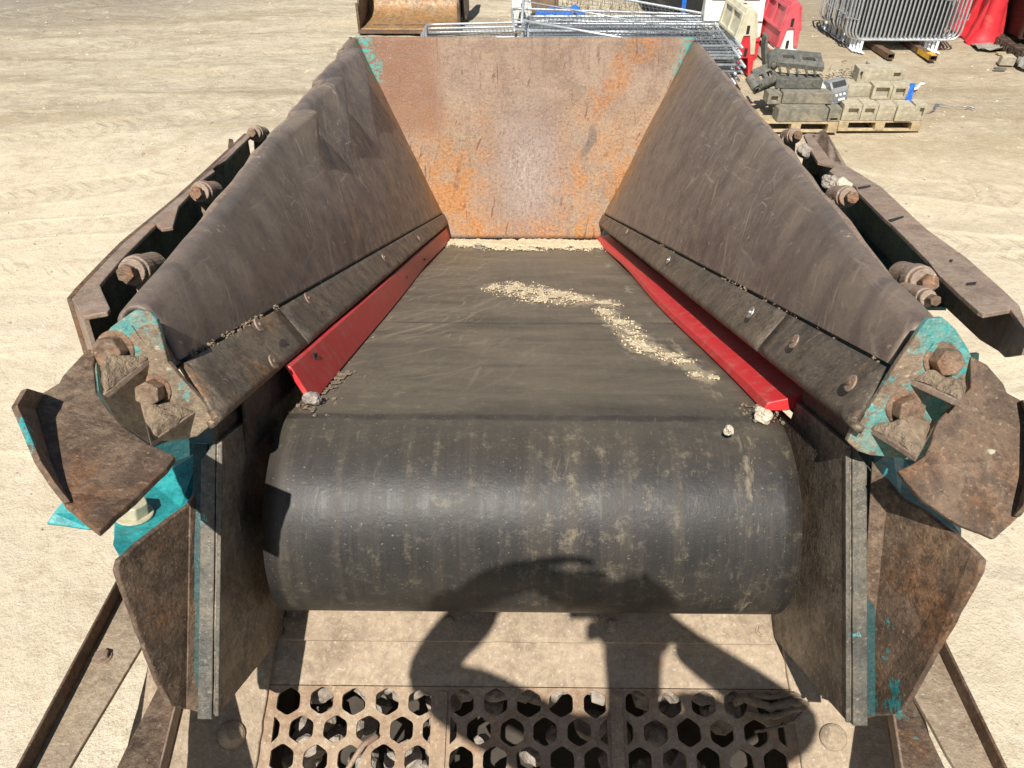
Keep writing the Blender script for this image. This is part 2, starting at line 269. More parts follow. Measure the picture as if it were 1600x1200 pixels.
MAT['dirt'] = plain('packed_dirt', (.30, .225, .15), .95, .3, 45, 0, .9, dirt=(.20, .145, .095))
MAT['red'] = None
g = G('red_polyurethane'); v = g.co('Object'); n = g.noise(v, 6, 6, .7); c = g.mix(n, (.50, .018, .022), (.64, .035, .038))
c = g.mix(g.mr(g.noise(v, 22, 7, .75), .50, .7, 0, .55), c, (.44, .20, .15)); c = g.mix(g.mr(g.noise(v, 60, 4, .7), .58, .68, 0, .5), c, (.30, .03, .035)); g.bump(g.noise(v, 40, 4), .12, .004); MAT['red'] = g.done(c, .45)

SANDY = [(775, 449, .07), (805, 453, .09), (840, 459, .12), (875, 464, .10), (910, 468, .09), (950, 474, .06), (950, 492, .06), (970, 506, .07), (990, 525, .07), (1010, 543, .07), (1045, 556, .06), (1072, 568, .05), (1100, 588, .045)]
def belt_mat():
    g = G('worn_rubber_belt'); v = g.co('UV'); u, p, _ = g.sep(v)[:3]      # u across, p along (0 at the crest, positive down the belt)
    big = g.noise(v, 2.2, 8, .65, .5); fin = g.noise(v, 80, 4, .7); mid = g.noise(v, 11, 6, .7)
    strk = g.noise(g.co('UV', scale=(14, .5, 1)), 1.2, 8, .72); across = g.noise(g.co('UV', scale=(.8, 2.6, 1)), 1.8, 8, .72, .5)
    col = g.mix(g.mr(mid, .3, .7), (.020, .019, .018), (.036, .033, .029))
    flat = g.mr(p, -.22, .14)
    dm = g.ma('MULTIPLY', g.mr(g.ma('ADD', g.ma('MULTIPLY', across, .75), g.ma('MULTIPLY', big, .4)), .42, .75, .25, 1), flat)
    col = g.mix(g.ma('MULTIPLY', dm, .85), col, (.235, .192, .132))
    col = g.mix(g.ma('MULTIPLY', g.mr(p, 1.6, 4.4), .45), col, (.20, .16, .105))
    b1 = lines(g, v, R(66), 26, .7, .58, .68, 0.0, .3); b2 = lines(g, v, R(50), 44, .9, .62, .69, 0.0, .35); b3 = lines(g, v, R(84), 36, .6, .63, .70, 0.0, .2)
    reg = g.ma('MULTIPLY', g.mr(g.ma('ADD', u, g.ma('MULTIPLY', big, .3)), .25, -.15, .12, 1), g.mr(p, .1, .5))
    col = g.mix(g.ma('MULTIPLY', g.ma('MULTIPLY', g.ma('MAXIMUM', b1, g.ma('MAXIMUM', b2, b3)), reg), .55), col, (.30, .25, .17))
    dr = g.ma('MULTIPLY', g.mr(p, .05, -.1), g.mr(strk, .48, .74)); col = g.mix(g.ma('MULTIPLY', dr, .38), col, (.13, .10, .068))
    # spotty dust of the drum, more on the side away from the bright half
    dots = g.ma('MULTIPLY', g.mr(g.ma('ADD', g.noise(v, 24, 8, .8), g.ma('MULTIPLY', strk, .3)), .68, .85), g.mr(big, .38, .6)); col = g.mix(g.ma('MULTIPLY', dots, .6), col, (.30, .245, .16))
    eb = g.ma('MULTIPLY', g.mr(g.ma('ABSOLUTE', g.ma('SUBTRACT', u, .52)), .06, .015), g.mr(g.ma('ADD', g.noise(g.co('UV', scale=(7, 1.6, 1)), 2.0, 8, .75), g.ma('MULTIPLY', mid, .2)), .64, .72))
    col = g.mix(g.ma('MULTIPLY', eb, .7), col, (.34, .275, .18))
    # dust left around the spilled sand
    halo = None
    for (hx, hy, hw) in SANDY:
        q = inv(onb(hx, hy)); ddu = g.ma('SUBTRACT', u, q[0]); ddp = g.ma('MULTIPLY', g.ma('SUBTRACT', p, q[1]), .5); dd = g.ma('SQRT', g.ma('ADD', g.ma('MULTIPLY', ddu, ddu), g.ma('MULTIPLY', ddp, ddp))); h_ = g.mr(dd, hw * 1.9, hw * .3)
        halo = h_ if halo is None else g.ma('MAXIMUM', halo, h_)
    hn = g.noise(g.co('UV', scale=(1, .5, 1)), 17, 8, .78); col = g.mix(g.ma('MULTIPLY', g.mr(g.ma('ADD', g.ma('MULTIPLY', halo, .8), g.ma('MULTIPLY', hn, 1.9)), 1.36, 1.62), .8), col, (.40, .325, .215))
    # dark splice bands
    wp = g.ma('ADD', p, g.ma('MULTIPLY', g.ma('SUBTRACT', mid, .5), .035))
    for c0, wd, k in ((-.02, .022, .5), (1.17, .02, .45)):
        d = g.mr(g.ma('ABSOLUTE', g.ma('SUBTRACT', wp, c0)), wd, wd * .5); col = g.mix(g.ma('MULTIPLY', g.ma('MULTIPLY', d, k), g.mr(g.noise(g.co('UV', scale=(1, .1, 1)), 5, 3), .35, .5)), col, (.016, .015, .014))
    sc = scratches(g, v, 5, .012, 0.73, .55); col = g.mix(g.ma('MULTIPLY', sc, .16), col, (.27, .22, .15))
    sp = g.mr(g.noise(v, 130, 2), .66, .73, 0, .6); col = g.mix(sp, col, (.27, .22, .155))
    g.bump(g.ma('ADD', g.ma('ADD', mid, g.ma('MULTIPLY', fin, .4)), g.ma('MULTIPLY', strk, .4)), .28, .006)
    return g.done(col, g.mr(strk, .38, .62, .46, .58), 0, .4)
MAT['belt'] = belt_mat()
g = G('crushed_sand'); v = g.co('Object'); n = g.noise(v, 40, 6, .75); c = g.mix(g.mr(n, .3, .7), (.46, .35, .21), (.72, .60, .42)); g.bump(n, .5, .006); MAT['sand'] = g.done(c, .95)
MAT['stone'] = plain('grey_stone', (.36, .31, .26), .9, .35, 30, 0, .7, dirt=(.24, .19, .14))
MAT['pale_stone'] = plain('pale_stone', (.62, .53, .40), .9, .25, 30, 0, .6)
MAT['galv'] = plain('galvanised_steel', (.56, .59, .61), .36, .2, 25, .6, .05)
MAT['galv_dark'] = plain('dull_galvanised_steel', (.27, .29, .31), .5, .3, 25, .6, .05)
MAT['galv_shade'] = plain('shaded_galvanised_bars', (.13, .14, .15), .5, .35, 25, .5, .05)  # darkened steel for rear bars: shade inside the row put into the colour
MAT['white_foot'] = plain('white_coated_foot', (.80, .82, .84), .4, .08, 20)
MAT['plastic_red'] = plain('red_plastic', (.62, .035, .045), .42, .16, 7, 0, .1, dirt=(.48, .22, .16), dirt_amt=.15)
MAT['plastic_pink'] = plain('faded_red_plastic', (.62, .10, .12), .5, .14, 7, 0, .1, dirt=(.50, .28, .22), dirt_amt=.25)
MAT['plastic_cream'] = plain('dirty_white_plastic', (.62, .57, .42), .55, .16, 7, 0, .1, dirt=(.42, .37, .22), dirt_amt=.45)
MAT['plastic_white'] = plain('white_plastic', (.78, .77, .70), .5, .08, 7, 0, .1, dirt=(.52, .46, .34), dirt_amt=.2)
MAT['plastic_grey'] = plain('grey_plastic', (.26, .27, .27), .45, .2, 12)
MAT['black'] = plain('black_plastic', (.018, .018, .018), .6, .4, 12, 0, .2, dirt=(.09, .075, .055), dirt_amt=.2)
MAT['blue'] = plain('blue_plastic', (.02, .14, .55), .5, .2, 12)
MAT['wood'] = plain('weathered_pallet_wood', (.45, .355, .21), .85, .3, 9, 0, .4, dirt=(.26, .20, .12), dirt_amt=.3)
MAT['block'] = plain('dusty_concrete_block', (.40, .355, .255), .9, .22, 14, 0, .6, dirt=(.27, .24, .175), dirt_amt=.4)
MAT['block_dark'] = plain('dusty_dark_rubber', (.19, .175, .135), .85, .3, 14, 0, .6, dirt=(.34, .29, .20), dirt_amt=.4)
MAT['track'] = plain('grimy_cast_steel', (.115, .115, .10), .75, .4, 18, .1, .6, dirt=(.26, .23, .17), dirt_amt=.35)
MAT['bucket'] = worn('bucket_steel', (.20, .12, .06), (.30, .19, .095), (.36, .235, .12), dust_amt=.35, rust_amt=.8, rust=(.30, .14, .045), scr=.1, bmp=.5, metal=.1)
MAT['bucket_dark'] = worn('bucket_old_paint', (.055, .042, .032), (.085, .062, .045), (.11, .08, .055), dust_amt=.3, rust_amt=.4, scr=.1, bmp=.5)
MAT['yellow'] = plain('yellow_paint', (.62, .36, .03), .5, .2, 12, dirt=(.22, .13, .06), dirt_amt=.3)
MAT['maroon'] = worn('dark_red_brown_steel', (.035, .018, .014), (.055, .027, .02), (.075, .04, .028), dust_amt=.1, rust_amt=.5, rust=(.09, .035, .02), scr=.1)
MAT['soil'] = plain('loose_soil', (.26, .205, .135), .95, .35, 12, 0, 1.0)
MAT['grass'] = plain('dry_grass', (.16, .15, .05), .9, .5, 20)
MAT['cloth'] = plain('dusty_grey_cloth', (.24, .23, .20), .9, .3, 14, 0, .5, dirt=(.36, .30, .20))
MAT['skin'] = plain('skin', (.50, .30, .22), .5, .08, 20)
MAT['jacket'] = plain('dark_blue_jacket', (.03, .035, .06), .85, .2, 30)
MAT['trousers'] = plain('grey_trousers', (.06, .06, .065), .85, .2, 30)
MAT['hair'] = plain('brown_hair', (.05, .03, .018), .6, .3, 60)
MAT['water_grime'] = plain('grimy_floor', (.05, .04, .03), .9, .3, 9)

# ------------------------------------------------------------------ mesh helpers
class MB:
    """collects shapes, then links them as one mesh object"""
    def __init__(s): s.v = []; s.f = []; s.uv = []
    def add(s, vs, fs, uvs=None):
        o = len(s.v); s.v += [Vector(p) for p in vs]; s.f += [tuple(o + i for i in f) for f in fs]
        s.uv += [(uvs[i] if uvs else (0, 0)) for i in range(len(vs))]
        return s
    def box(s, c, d, rot=None):
        c = Vector(c); hx, hy, hz = d[0] / 2, d[1] / 2, d[2] / 2
        vs = [Vector((x, y, z)) for x in (-hx, hx) for y in (-hy, hy) for z in (-hz, hz)]
        if rot is not None: vs = [rot @ p for p in vs]
        return s.add([c + p for p in vs], [(0, 1, 3, 2), (4, 6, 7, 5), (0, 4, 5, 1), (2, 3, 7, 6), (0, 2, 6, 4), (1, 5, 7, 3)])
    def tube(s, pts, r, n=8, closed=False, cap=True):
        P = [Vector(p) for p in pts]; k = len(P); rings = []; ref = None
        for i in range(k):
            if closed: t = (P[(i + 1) % k] - P[i - 1])
            else: t = P[min(i + 1, k - 1)] - P[max(i - 1, 0)]
            t.normalize()
            if ref is None: ref = t.orthogonal().normalized()
            ref = (ref - t * ref.dot(t)); ref = ref.normalized() if ref.length > 1e-6 else t.orthogonal().normalized()
            b = t.cross(ref); rr = r[i] if isinstance(r, (list, tuple)) else r
            rings.append([P[i] + (ref * math.cos(a) + b * math.sin(a)) * rr for a in [2 * math.pi * j / n for j in range(n)]])
        vs = [p for q in rings for p in q]; fs = []
        for i in range(k if closed else k - 1):
            a, b2 = i * n, ((i + 1) % k) * n
            fs += [(a + j, a + (j + 1) % n, b2 + (j + 1) % n, b2 + j) for j in range(n)]
        if cap and not closed: fs += [tuple(range(n))[::-1], tuple((k - 1) * n + j for j in range(n))]
        return s.add(vs, fs)
    def prism(s, pts, off):
        """polygon pts extruded by vector off"""
        P = [Vector(p) for p in pts]; n = len(P); off = Vector(off)
        return s.add(P + [p + off for p in P], [tuple(range(n)), tuple(range(2 * n - 1, n - 1, -1))] + [(i, n + i, n + (i + 1) % n, (i + 1) % n) for i in range(n)])
    def cyl(s, c, ax, r, L, n=20, r2=None):
        ax = Vector(ax).normalized(); a = ax.orthogonal().normalized(); b = ax.cross(a); c = Vector(c); r2 = r if r2 is None else r2
        A = [c + (a * math.cos(t) + b * math.sin(t)) * r for t in [2 * math.pi * i / n for i in range(n)]]
        B2 = [c + ax * L + (a * math.cos(t) + b * math.sin(t)) * r2 for t in [2 * math.pi * i / n for i in range(n)]]
        return s.add(A + B2, [tuple(range(n))[::-1], tuple(range(n, 2 * n))] + [(i, (i + 1) % n, n + (i + 1) % n, n + i) for i in range(n)])
    def rock(s, c, r, squash=.75, seed=0, sub=2):
        bm = bmesh.new(); bmesh.ops.create_icosphere(bm, subdivisions=sub, radius=1)
        sv = Vector((seed * 3.1, seed * 1.7, seed * .9)); vs = []
        for v in bm.verts:
            d = 1 + .45 * noise.noise(v.co * 1.1 + sv) + .2 * noise.noise(v.co * 2.7 + sv)
            p = v.co * d * r; p.z *= squash; vs.append(Vector(c) + p)
        fs = [tuple(v.index for v in f.verts) for f in bm.faces]; bm.free(); return s.add(vs, fs)
    def build(s, name, mat, parent=None, bevel=0.0, smooth=False, solid=0.0, offset=-1, seg=2, fix=True):
        base = parent_base(parent)
        me = bpy.data.meshes.new(name); me.from_pydata([p - base for p in s.v], [], s.f)
        uvl = me.uv_layers.new(name='UVMap')
        for l in me.loops: uvl.data[l.index].uv = s.uv[l.vertex_index]
        if fix:
            bm = bmesh.new(); bm.from_mesh(me); bmesh.ops.recalc_face_normals(bm, faces=bm.faces); bm.to_mesh(me); bm.free()
        if smooth:
            for p in me.polygons: p.use_smooth = True
        me.materials.append(MAT[mat] if isinstance(mat, str) else mat)
        o = bpy.data.objects.new(name, me); COL.objects.link(o)
        if parent: o.parent = parent
        if solid: m = o.modifiers.new('thick', 'SOLIDIFY'); m.thickness = solid; m.offset = offset
        if bevel: m = o.modifiers.new('bevel', 'BEVEL'); m.width = bevel; m.segments = seg; m.limit_method = 'ANGLE'; m.angle_limit = R(35)
        if smooth and bevel == 0: pass
        return o
def parent_base(p):
    b = Vector((0, 0, 0))
    while p: b = b + Vector(p.location); p = p.parent
    return b
def tag(o, label=None, cat=None, group=None, kind=None):
    for k, v in (('label', label), ('category', cat), ('group', group), ('kind', kind)):
        if v: o[k] = v
    return o
def thing(name, loc, label, cat, group=None):
    o = bpy.data.objects.new(name, None); COL.objects.link(o); o.location = loc; o.empty_display_size = .2
    return tag(o, label, cat, group)
def copy_tree(o, parent=None):
    c = o.copy(); COL.objects.link(c)
    if parent: c.parent = parent
    for ch in list(o.children): copy_tree(ch, c)
    return c
def jag(pts, step=.02, amp=.004, seed=0, skip=()):
    """breaks straight plate edges into slightly worn ones (pts: 3-D, in order)"""
    out = []; n = len(pts)
    cen = sum(pts, Vector()) / n
    for i in range(n):
        a, b = pts[i], pts[(i + 1) % n]; L = (b - a).length; k = max(1, int(L / step))
        for j in range(k):
            p = a.lerp(b, j / k)
            if i not in skip: p = p + (p - cen).normalized() * amp * noise.noise(p * 31 + Vector((seed, 0, 0))) * (1.0 if j else .4)
            out.append(p)
    return out
def plate(name, pts, mat, parent, thick=.014, bevel=.003, amp=.004, seed=0, back=None, skip=(), step=.025):
    P = jag([Vector(p) for p in pts], step, amp, seed, skip)
    n = Vector()
    for i in range(len(P)):
        a, b = P[i], P[(i + 1) % len(P)]; n += (a - C0).cross(b - C0) * 0 + Vector(((a.y - b.y) * (a.z + b.z), (a.z - b.z) * (a.x + b.x), (a.x - b.x) * (a.y + b.y)))
    n.normalize()
    if n.dot(P[0] - C0) < 0: n = -n                 # away from the viewer
    if back is not None: n = Vector(back).normalized()
    m = MB(); m.prism(P, n * thick)
    return m.build(name, mat, parent, bevel=bevel)
def hexbolt(name, c, ax, r, L, parent, mat='bolt', washer=True, roll=0.0, label=None):
    ax = Vector(ax).normalized(); c = Vector(c); m = MB()
    if washer: m.cyl(c - ax * .002, ax, r * 1.28, .006, 24)
    a = ax.orthogonal().normalized(); a = Matrix.Rotation(roll, 3, ax) @ a; b = ax.cross(a); c2 = c + ax * .003
    P = [c2 + (a * math.cos(t) + b * math.sin(t)) * r for t in [math.pi / 3 * i for i in range(6)]]
    m.prism(P, ax * L); o = m.build(name, mat, parent, bevel=r * .10)
    if label: o['label'] = label
    return o
# ------------------------------------------------------------------ the yard floor
def setting():
    def axis(c, inner, step, outer):
        a = [c + i * step for i in range(int(-inner / step), int(inner / step) + 1)]; d = step; lo, hi = a[0], a[-1]
        while hi < c + outer: d *= 1.35; lo -= d; hi += d; a = [lo] + a + [hi]
        return a
    xs, ys = axis(0, 16, .125, 500), axis(11, 10, .125, 500)
    vs = []
    for y in ys:
        for x in xs:
            z = 0.0
            if abs(x) < 40 and abs(y) < 45:
                z = .05 * noise.noise(Vector((x * .35, y * .35, 0))) + .018 * noise.noise(Vector((x * 1.6, y * 1.6, 4)))
                z += .010 * noise.noise(Vector((x * 4.3, y * 4.3, 2)))
                if y > 9.5 and x < 3: z += 2.2 * (.022 * max(0, noise.noise(Vector((x * 3.1, y * 3.1, 5)))) + .035 * max(0, noise.noise(Vector((x * .9, y * .9, 15)))) * noise.noise(Vector((x * 6, y * 6, 8)))) * min(1, (y - 9.5) / 2)
                if y > 9.5 and x < 2: z += .035 * noise.noise(Vector((x * .5 + y * .25, (y - x * .45) * 1.5, 7))) * min(1, (y - 9.5) / 2)
            vs.append((x, y, z - .03))
    n = len(xs); fs = [(j * n + i, j * n + i + 1, (j + 1) * n + i + 1, (j + 1) * n + i) for j in range(len(ys) - 1) for i in range(n - 1)]
    o = MB().add(vs, fs).build('ground', 'ground', smooth=True); tag(o, 'pale dusty compacted yard floor crossed by wheel tracks', 'ground', kind='structure')
    m = MB(); q = MB()
    for i in range(7500):
        y = 3.5 + 19 * rnd.random() ** .8; x = (rnd.random() - .5) * (8 + y * 1.9)
        if noise.noise(Vector((x * .5, y * .5, 3))) < -.08 and rnd.random() < .8: continue
        s = rnd.choice((.006, .008, .01, .012, .016)) * (.7 + .7 * rnd.random()) * (.8 + y * .03); z = .05 * noise.noise(Vector((x * .35, y * .35, 0))) - .03
        a = rnd.random() * 6.3; k = [Vector((math.cos(a + t) * s * (1 + .5 * rnd.random()), math.sin(a + t) * s, 0)) for t in (0, 1.6, 3.1, 4.7)]; c = Vector((x, y, z))
        (m if rnd.random() < .45 else q).add([c + p for p in k] + [c + Vector((s * .2, 0, s * .9))], [(0, 1, 4), (1, 2, 4), (2, 3, 4), (3, 0, 4)])
    tag(m.build('gravel', 'stone'), 'grey gravel bits scattered over the yard floor', 'gravel', kind='stuff')
    tag(q.build('gravel', 'pale_stone'), 'pale chippings scattered over the yard floor', 'gravel', kind='stuff')
setting()

# ------------------------------------------------------------------ the crusher's feed hopper: one machine, many parts
hop = thing('crusher_feed_hopper', (0, 3.2, 0), 'big worn steel crusher feed hopper with rubber conveyor belt, red skirts and flaking teal paint', 'feed hopper')

def wall(sd):
    lab = 'left' if sd < 0 else 'right'
    V = lambda x, s, h: M(x * sd, s, h)
    dn = .012 if sd < 0 else .040
    nl, fl, fr, nr = V(.624, -.385, .097), V(.625, 4.72, .13), V(1.325 - dn * .45, 4.75, 1.56 - dn * .9), V(.782 - dn * .45, -.295, .305 - dn * .9)
    sn, sf = V(.728, -.30, .2), V(.668, 4.71, .215)
    e_a = (fl - nl).normalized(); nin = (fr - nl).cross(fl - nl).normalized()
    if nin.x * sd > 0: nin = -nin
    ridges = []
    if sd < 0:
        for (a, b, amp, wind, lee) in (((464, 166), (512, 285), .115, .30, .05), ((497, 116), (556, 275), .15, .36, .055), ((533, 78), (588, 240), .14, .42, .06)):
            ridges.append((inv(onp(*a, nl, nin)), inv(onp(*b, nl, nin)), amp, wind, lee))
    def dent(p):
        x, s, h = inv(p); d = 0
        for A, B, amp, wind, lee in ridges:
            ax, ay, bx, by = A[1], A[2], B[1], B[2]; L = math.hypot(bx - ax, by - ay); tx, ty = (bx - ax) / L, (by - ay) / L
            al = ((s - ax) * tx + (h - ay) * ty) / L; pe = (s - ax) * ty - (h - ay) * tx
            f = 1.0 if al < 0 else max(0, 1 - al); f = f * f * (3 - 2 * f)
            d += amp * f * math.exp(-(abs(pe) / (wind if pe > 0 else lee)) ** (1.3 if pe > 0 else 2))
        d += .010 * noise.noise(Vector((s * 1.4, h * 2.2, 3 * sd))) + .004 * noise.noise(Vector((s * 4, h * 5, 9 * sd)))
        return d
    def bow(p):
        x, s, h = inv(p); f = max(0, min(1, (s + .3) / 5.0)); lo, hi = .2 + .015 * f, .29 + 1.26 * f; t = max(0, min(1, (h - lo) / (hi - lo))); return .055 * (hi - lo) * math.sin(math.pi * t) * (1 - f ** 6)
    def grid(c00, c10, c11, c01, na, nb, off, dents=True, pre=None, post=None):
        m = MB(); rows = []
        for j in range(nb + 1):
            t = j / nb
            rows.append([(c00.lerp(c10, i / na)).lerp(c01.lerp(c11, i / na), t) for i in range(na + 1)])
        vs, uv = [], []
        for r in rows:
            for p in r:
                q = p + nin * (off + (dent(p) if dents else 0) + bow(p)); vs.append(q); c = inv(p); uv.append((c[1], c[2] * 1.12))
        k = na + 1
        fs = [(j * k + i, j * k + i + 1, (j + 1) * k + i + 1, (j + 1) * k + i) for j in range(nb) for i in range(na)]
        m.add(vs, fs, uv); return m, rows
    dq = (nr - sn) * .10; dz_ = (fr - sf) * .02; m, _ = grid(sn - dq + e_a * .03, sf - dz_, fr, nr + e_a * .03, 60, 12, -.014)
    base = m.build('side_wall', 'teal_dark', hop, smooth=True, fix=False); tag(base, 'worn sloping %s side wall of the hopper' % lab)
    md = base.modifiers.new('thick', 'SOLIDIFY'); md.thickness = .022; md.offset = -1 if sd < 0 else 1
    o_ = -nin * .007 - S_ * .03; m2 = MB(); o_ = -nin * .004; m2.prism([sn + o_ + S_ * .02, nr + o_ + S_ * .02, nr + o_ - S_ * .07, sn + o_ - S_ * .055], -nin * .010); m2.build('end_cap', 'flange', base)
    eb = (nr - nl).normalized()
    m, rows = grid(sn + e_a * .012 + (nr - sn).normalized() * .005, sf + (fr - sf).normalized() * .005, fr, nr + e_a * .012, 260, 70, .004)
    # roll the upper rim outwards
    na = 260; k = na + 1; start = 70 * k; prev = start; r = .034
    for q in range(1, 9):
        ph = R(155) * q / 8; idx = len(m.v)
        for i in range(k):
            p = rows[-1][i]; up = (rows[-1][i] - rows[0][i]).normalized(); wob = dent(p); rr = r * (1 + .5 * noise.noise(p * 2.5))
            m.v.append(p + nin * (.004 + wob * (1 - q / 12)) + up * rr * math.sin(ph) - nin * rr * (1 - math.cos(ph))); c = inv(p); m.uv.append((c[1], c[2] * 1.12 + rr * ph))
        m.f += [(prev + i, prev + i + 1, idx + i + 1, idx + i) for i in range(na)]; prev = idx
    ln = m.build('liner_plate', 'liner_left' if sd < 0 else 'liner_right', base, smooth=True, fix=False)
    md = ln.modifiers.new('thick', 'SOLIDIFY'); md.thickness = .012; md.offset = -1 if sd < 0 else 1
    # dusty rim weld bead riding on the fold
    m = MB(); pts = []
    for i in range(6, k, 4):
        p = rows[-1][i]; up = (p - rows[0][i]).normalized(); pts.append(p + up * .026 - nin * .036 + nin * dent(p) * .6 + Vector((0, 0, .004 * noise.noise(p * 9))))
    m.tube(pts, [(.014 + .008 * noise.noise(p * 6)) * min(1, .3 + .1 * q) for q, p in enumerate(pts)], 8); m.build('rim', 'rim', base, smooth=True)
    # lower wear strip in two lengths with a rolled lower edge
    cut = .125 if sd < 0 else .118
    for ia, ib in ((0, cut - .0009), (cut + .0009, 1)):
        nn = 10 if ia == 0 else 60
        A, B_ = nl.lerp(fl, ia), nl.lerp(fl, ib); Cc, D = sn.lerp(sf, ib), sn.lerp(sf, ia)
        if ia == 0: B_ = nl.lerp(fl, ib + .006)
        else: A = nl.lerp(fl, ia + .006)
        m = MB(); kk = nn + 1; prof = []
        for j in range(7): prof.append(('r', j / 6))
        for j in range(1, 7): prof.append(('f', j / 6))
        for kind, t in prof:
            for i in range(kk):
                lo, hi = A.lerp(B_, i / nn), D.lerp(Cc, i / nn); e = (hi - lo).normalized(); rad = .026
                wob = nin * .003 * noise.noise(lo * 3)
                if kind == 'r':
                    ph = R(100) * (1 - t); p = lo + e * rad - e * rad * math.sin(ph) - nin * rad * (1 - math.cos(ph))
                else: p = (lo + e * rad).lerp(hi - e * .003, t)
                m.v.append(p + nin * .011 + wob); c = inv(p); m.uv.append((c[1], c[2]))
        nr_ = len(prof); m.f += [(j * kk + i, j * kk + i + 1, (j + 1) * kk + i + 1, (j + 1) * kk + i) for j in range(nr_ - 1) for i in range(nn)]
        st = m.build('wear_strip', 'strip_rusty' if (sd < 0 and ia == 0) else 'strip', base, smooth=True, fix=False)
        md = st.modifiers.new('thick', 'SOLIDIFY'); md.thickness = .016; md.offset = -1 if sd < 0 else 1
        # screws with worn countersunk heads
        px = ({0: [(405, 507), (428, 565)], 1: [(482, 466), (600, 402), (655, 372)]} if sd < 0 else {0: [(1240, 533), (1328, 598)], 1: [(1172, 488), (1044, 406), (979, 362)]})[0 if ia == 0 else 1]
        for i, (x, y) in enumerate(px):
            p = onp(x, y, nl + nin * .013, nin); bright = (sd > 0 and ia > 0 and i < 2)
            s = MB(); s.cyl(p - nin * .004, nin, .019, .005, 20); o = s.build('screw', 'screw' if bright else 'rim', st, bevel=.002)
            s = MB(); s.cyl(p + nin * .001, nin, .006, .005, 6); s.build('socket', 'screw' if bright else 'bolt', o)
    # crumbs of packed dirt lying along the seam
    m = MB(); random.seed(4)
    for i in range(420):
        t = .005 + (.13 * rnd.random() if sd < 0 else .6 * rnd.random() ** 1.4); p = sn.lerp(sf, t)
        if noise.noise(Vector((t * 60, 3.3 * sd, 0))) + .6 * noise.noise(Vector((t * 190, 1, 0))) < (-.15 if sd < 0 else .18): continue
        m.rock(p + nin * (.004 + .006 * rnd.random()) + (nr - nl).normalized() * .009 * rnd.gauss(0, .6), .0014 + .0034 * rnd.random() ** 2, .7, i, 1)
    o = m.build('packed_dirt', 'dirt', base); o['kind'] = 'stuff'
    # outside ribs that stiffen the wall
    for s_ in (.9, 2.2, 3.5):
        t = (s_ + .3) / 5.02; lo = nl.lerp(fl, t); hi = nr.lerp(fr, t)
        m = MB(); a = lo - nin * .036 + (hi - lo) * .12; b = lo.lerp(hi, .82) - nin * .036
        m.prism([a, b, b - nin * .09, a - nin * .16], S_ * .014); m.build('stiffener', 'teal', base)
    return nl, fl, fr, nr, nin
WL = wall(-1); WR = wall(1)

# back plate
def back_wall():
    bl, br, tr, tl = M(-.645, 4.715, .02), M(.635, 4.715, .02), M(1.335, 4.765, 1.57), M(-1.335, 4.765, 1.57)
    n = (br - bl).cross(tl - bl).normalized()
    if n.y > 0: n = -n
    m = MB(); na, nb = 70, 50; H_ = ((tl + tr) / 2 - (bl + br) / 2).length
    for j in range(nb + 1):
        for i in range(na + 1):
            p = bl.lerp(br, i / na).lerp(tl.lerp(tr, i / na), j / nb); d = .014 * noise.noise(Vector((p.x * 1.6, p.z * 2, 1))) + .006 * noise.noise(Vector((p.x * 5, p.z * 5, 4)))
            m.v.append(p + n * d * math.sin(math.pi * min(1, j / nb * 1.0)) ** .5); m.uv.append((p.x, j / nb * H_))
    k = na + 1; m.f += [(j * k + i, j * k + i + 1, (j + 1) * k + i + 1, (j + 1) * k + i) for j in range(nb) for i in range(na)]
    o = m.build('back_wall', 'back', hop, smooth=True); md = o.modifiers.new('thick', 'SOLIDIFY'); md.thickness = .022; md.offset = -1
    tag(o, 'rust stained back plate of the hopper with a bright worn patch')
    # doubler along the foot, proud of the plate
    m = MB(); P = lambda t, u: bl.lerp(br, u).lerp(tl.lerp(tr, u), t)
    m2 = MB(); a = [P(.0, .01), P(.0, .99), P(.068, .985), P(.068, .015)]; H2 = H_
    m2.prism([q + n * .004 for q in a], n * .010)
    for q in range(8): m2.uv[q] = (m2.v[q].x, .0 if q % 4 < 2 else .1)
    m2.build('foot_strip', 'back', o, bevel=.002)
    m = MB(); m.box((bl + br) / 2 + Vector((0, -.01, -.02)), (1.3, .03, .05)); m.build('seal', 'black', o)
    for X in (-.7, 0, .7):
        m = MB(); a = P(.08, .5) + Vector((X * .8, .03, 0)); b = P(.95, .5) + Vector((X, .03, 0)); m.prism([a, b, b + Vector((0, .10, -.02)), a + Vector((0, .14, -.02))], Vector((.014, 0, 0))); m.build('stiffener', 'teal', o)
back_wall()

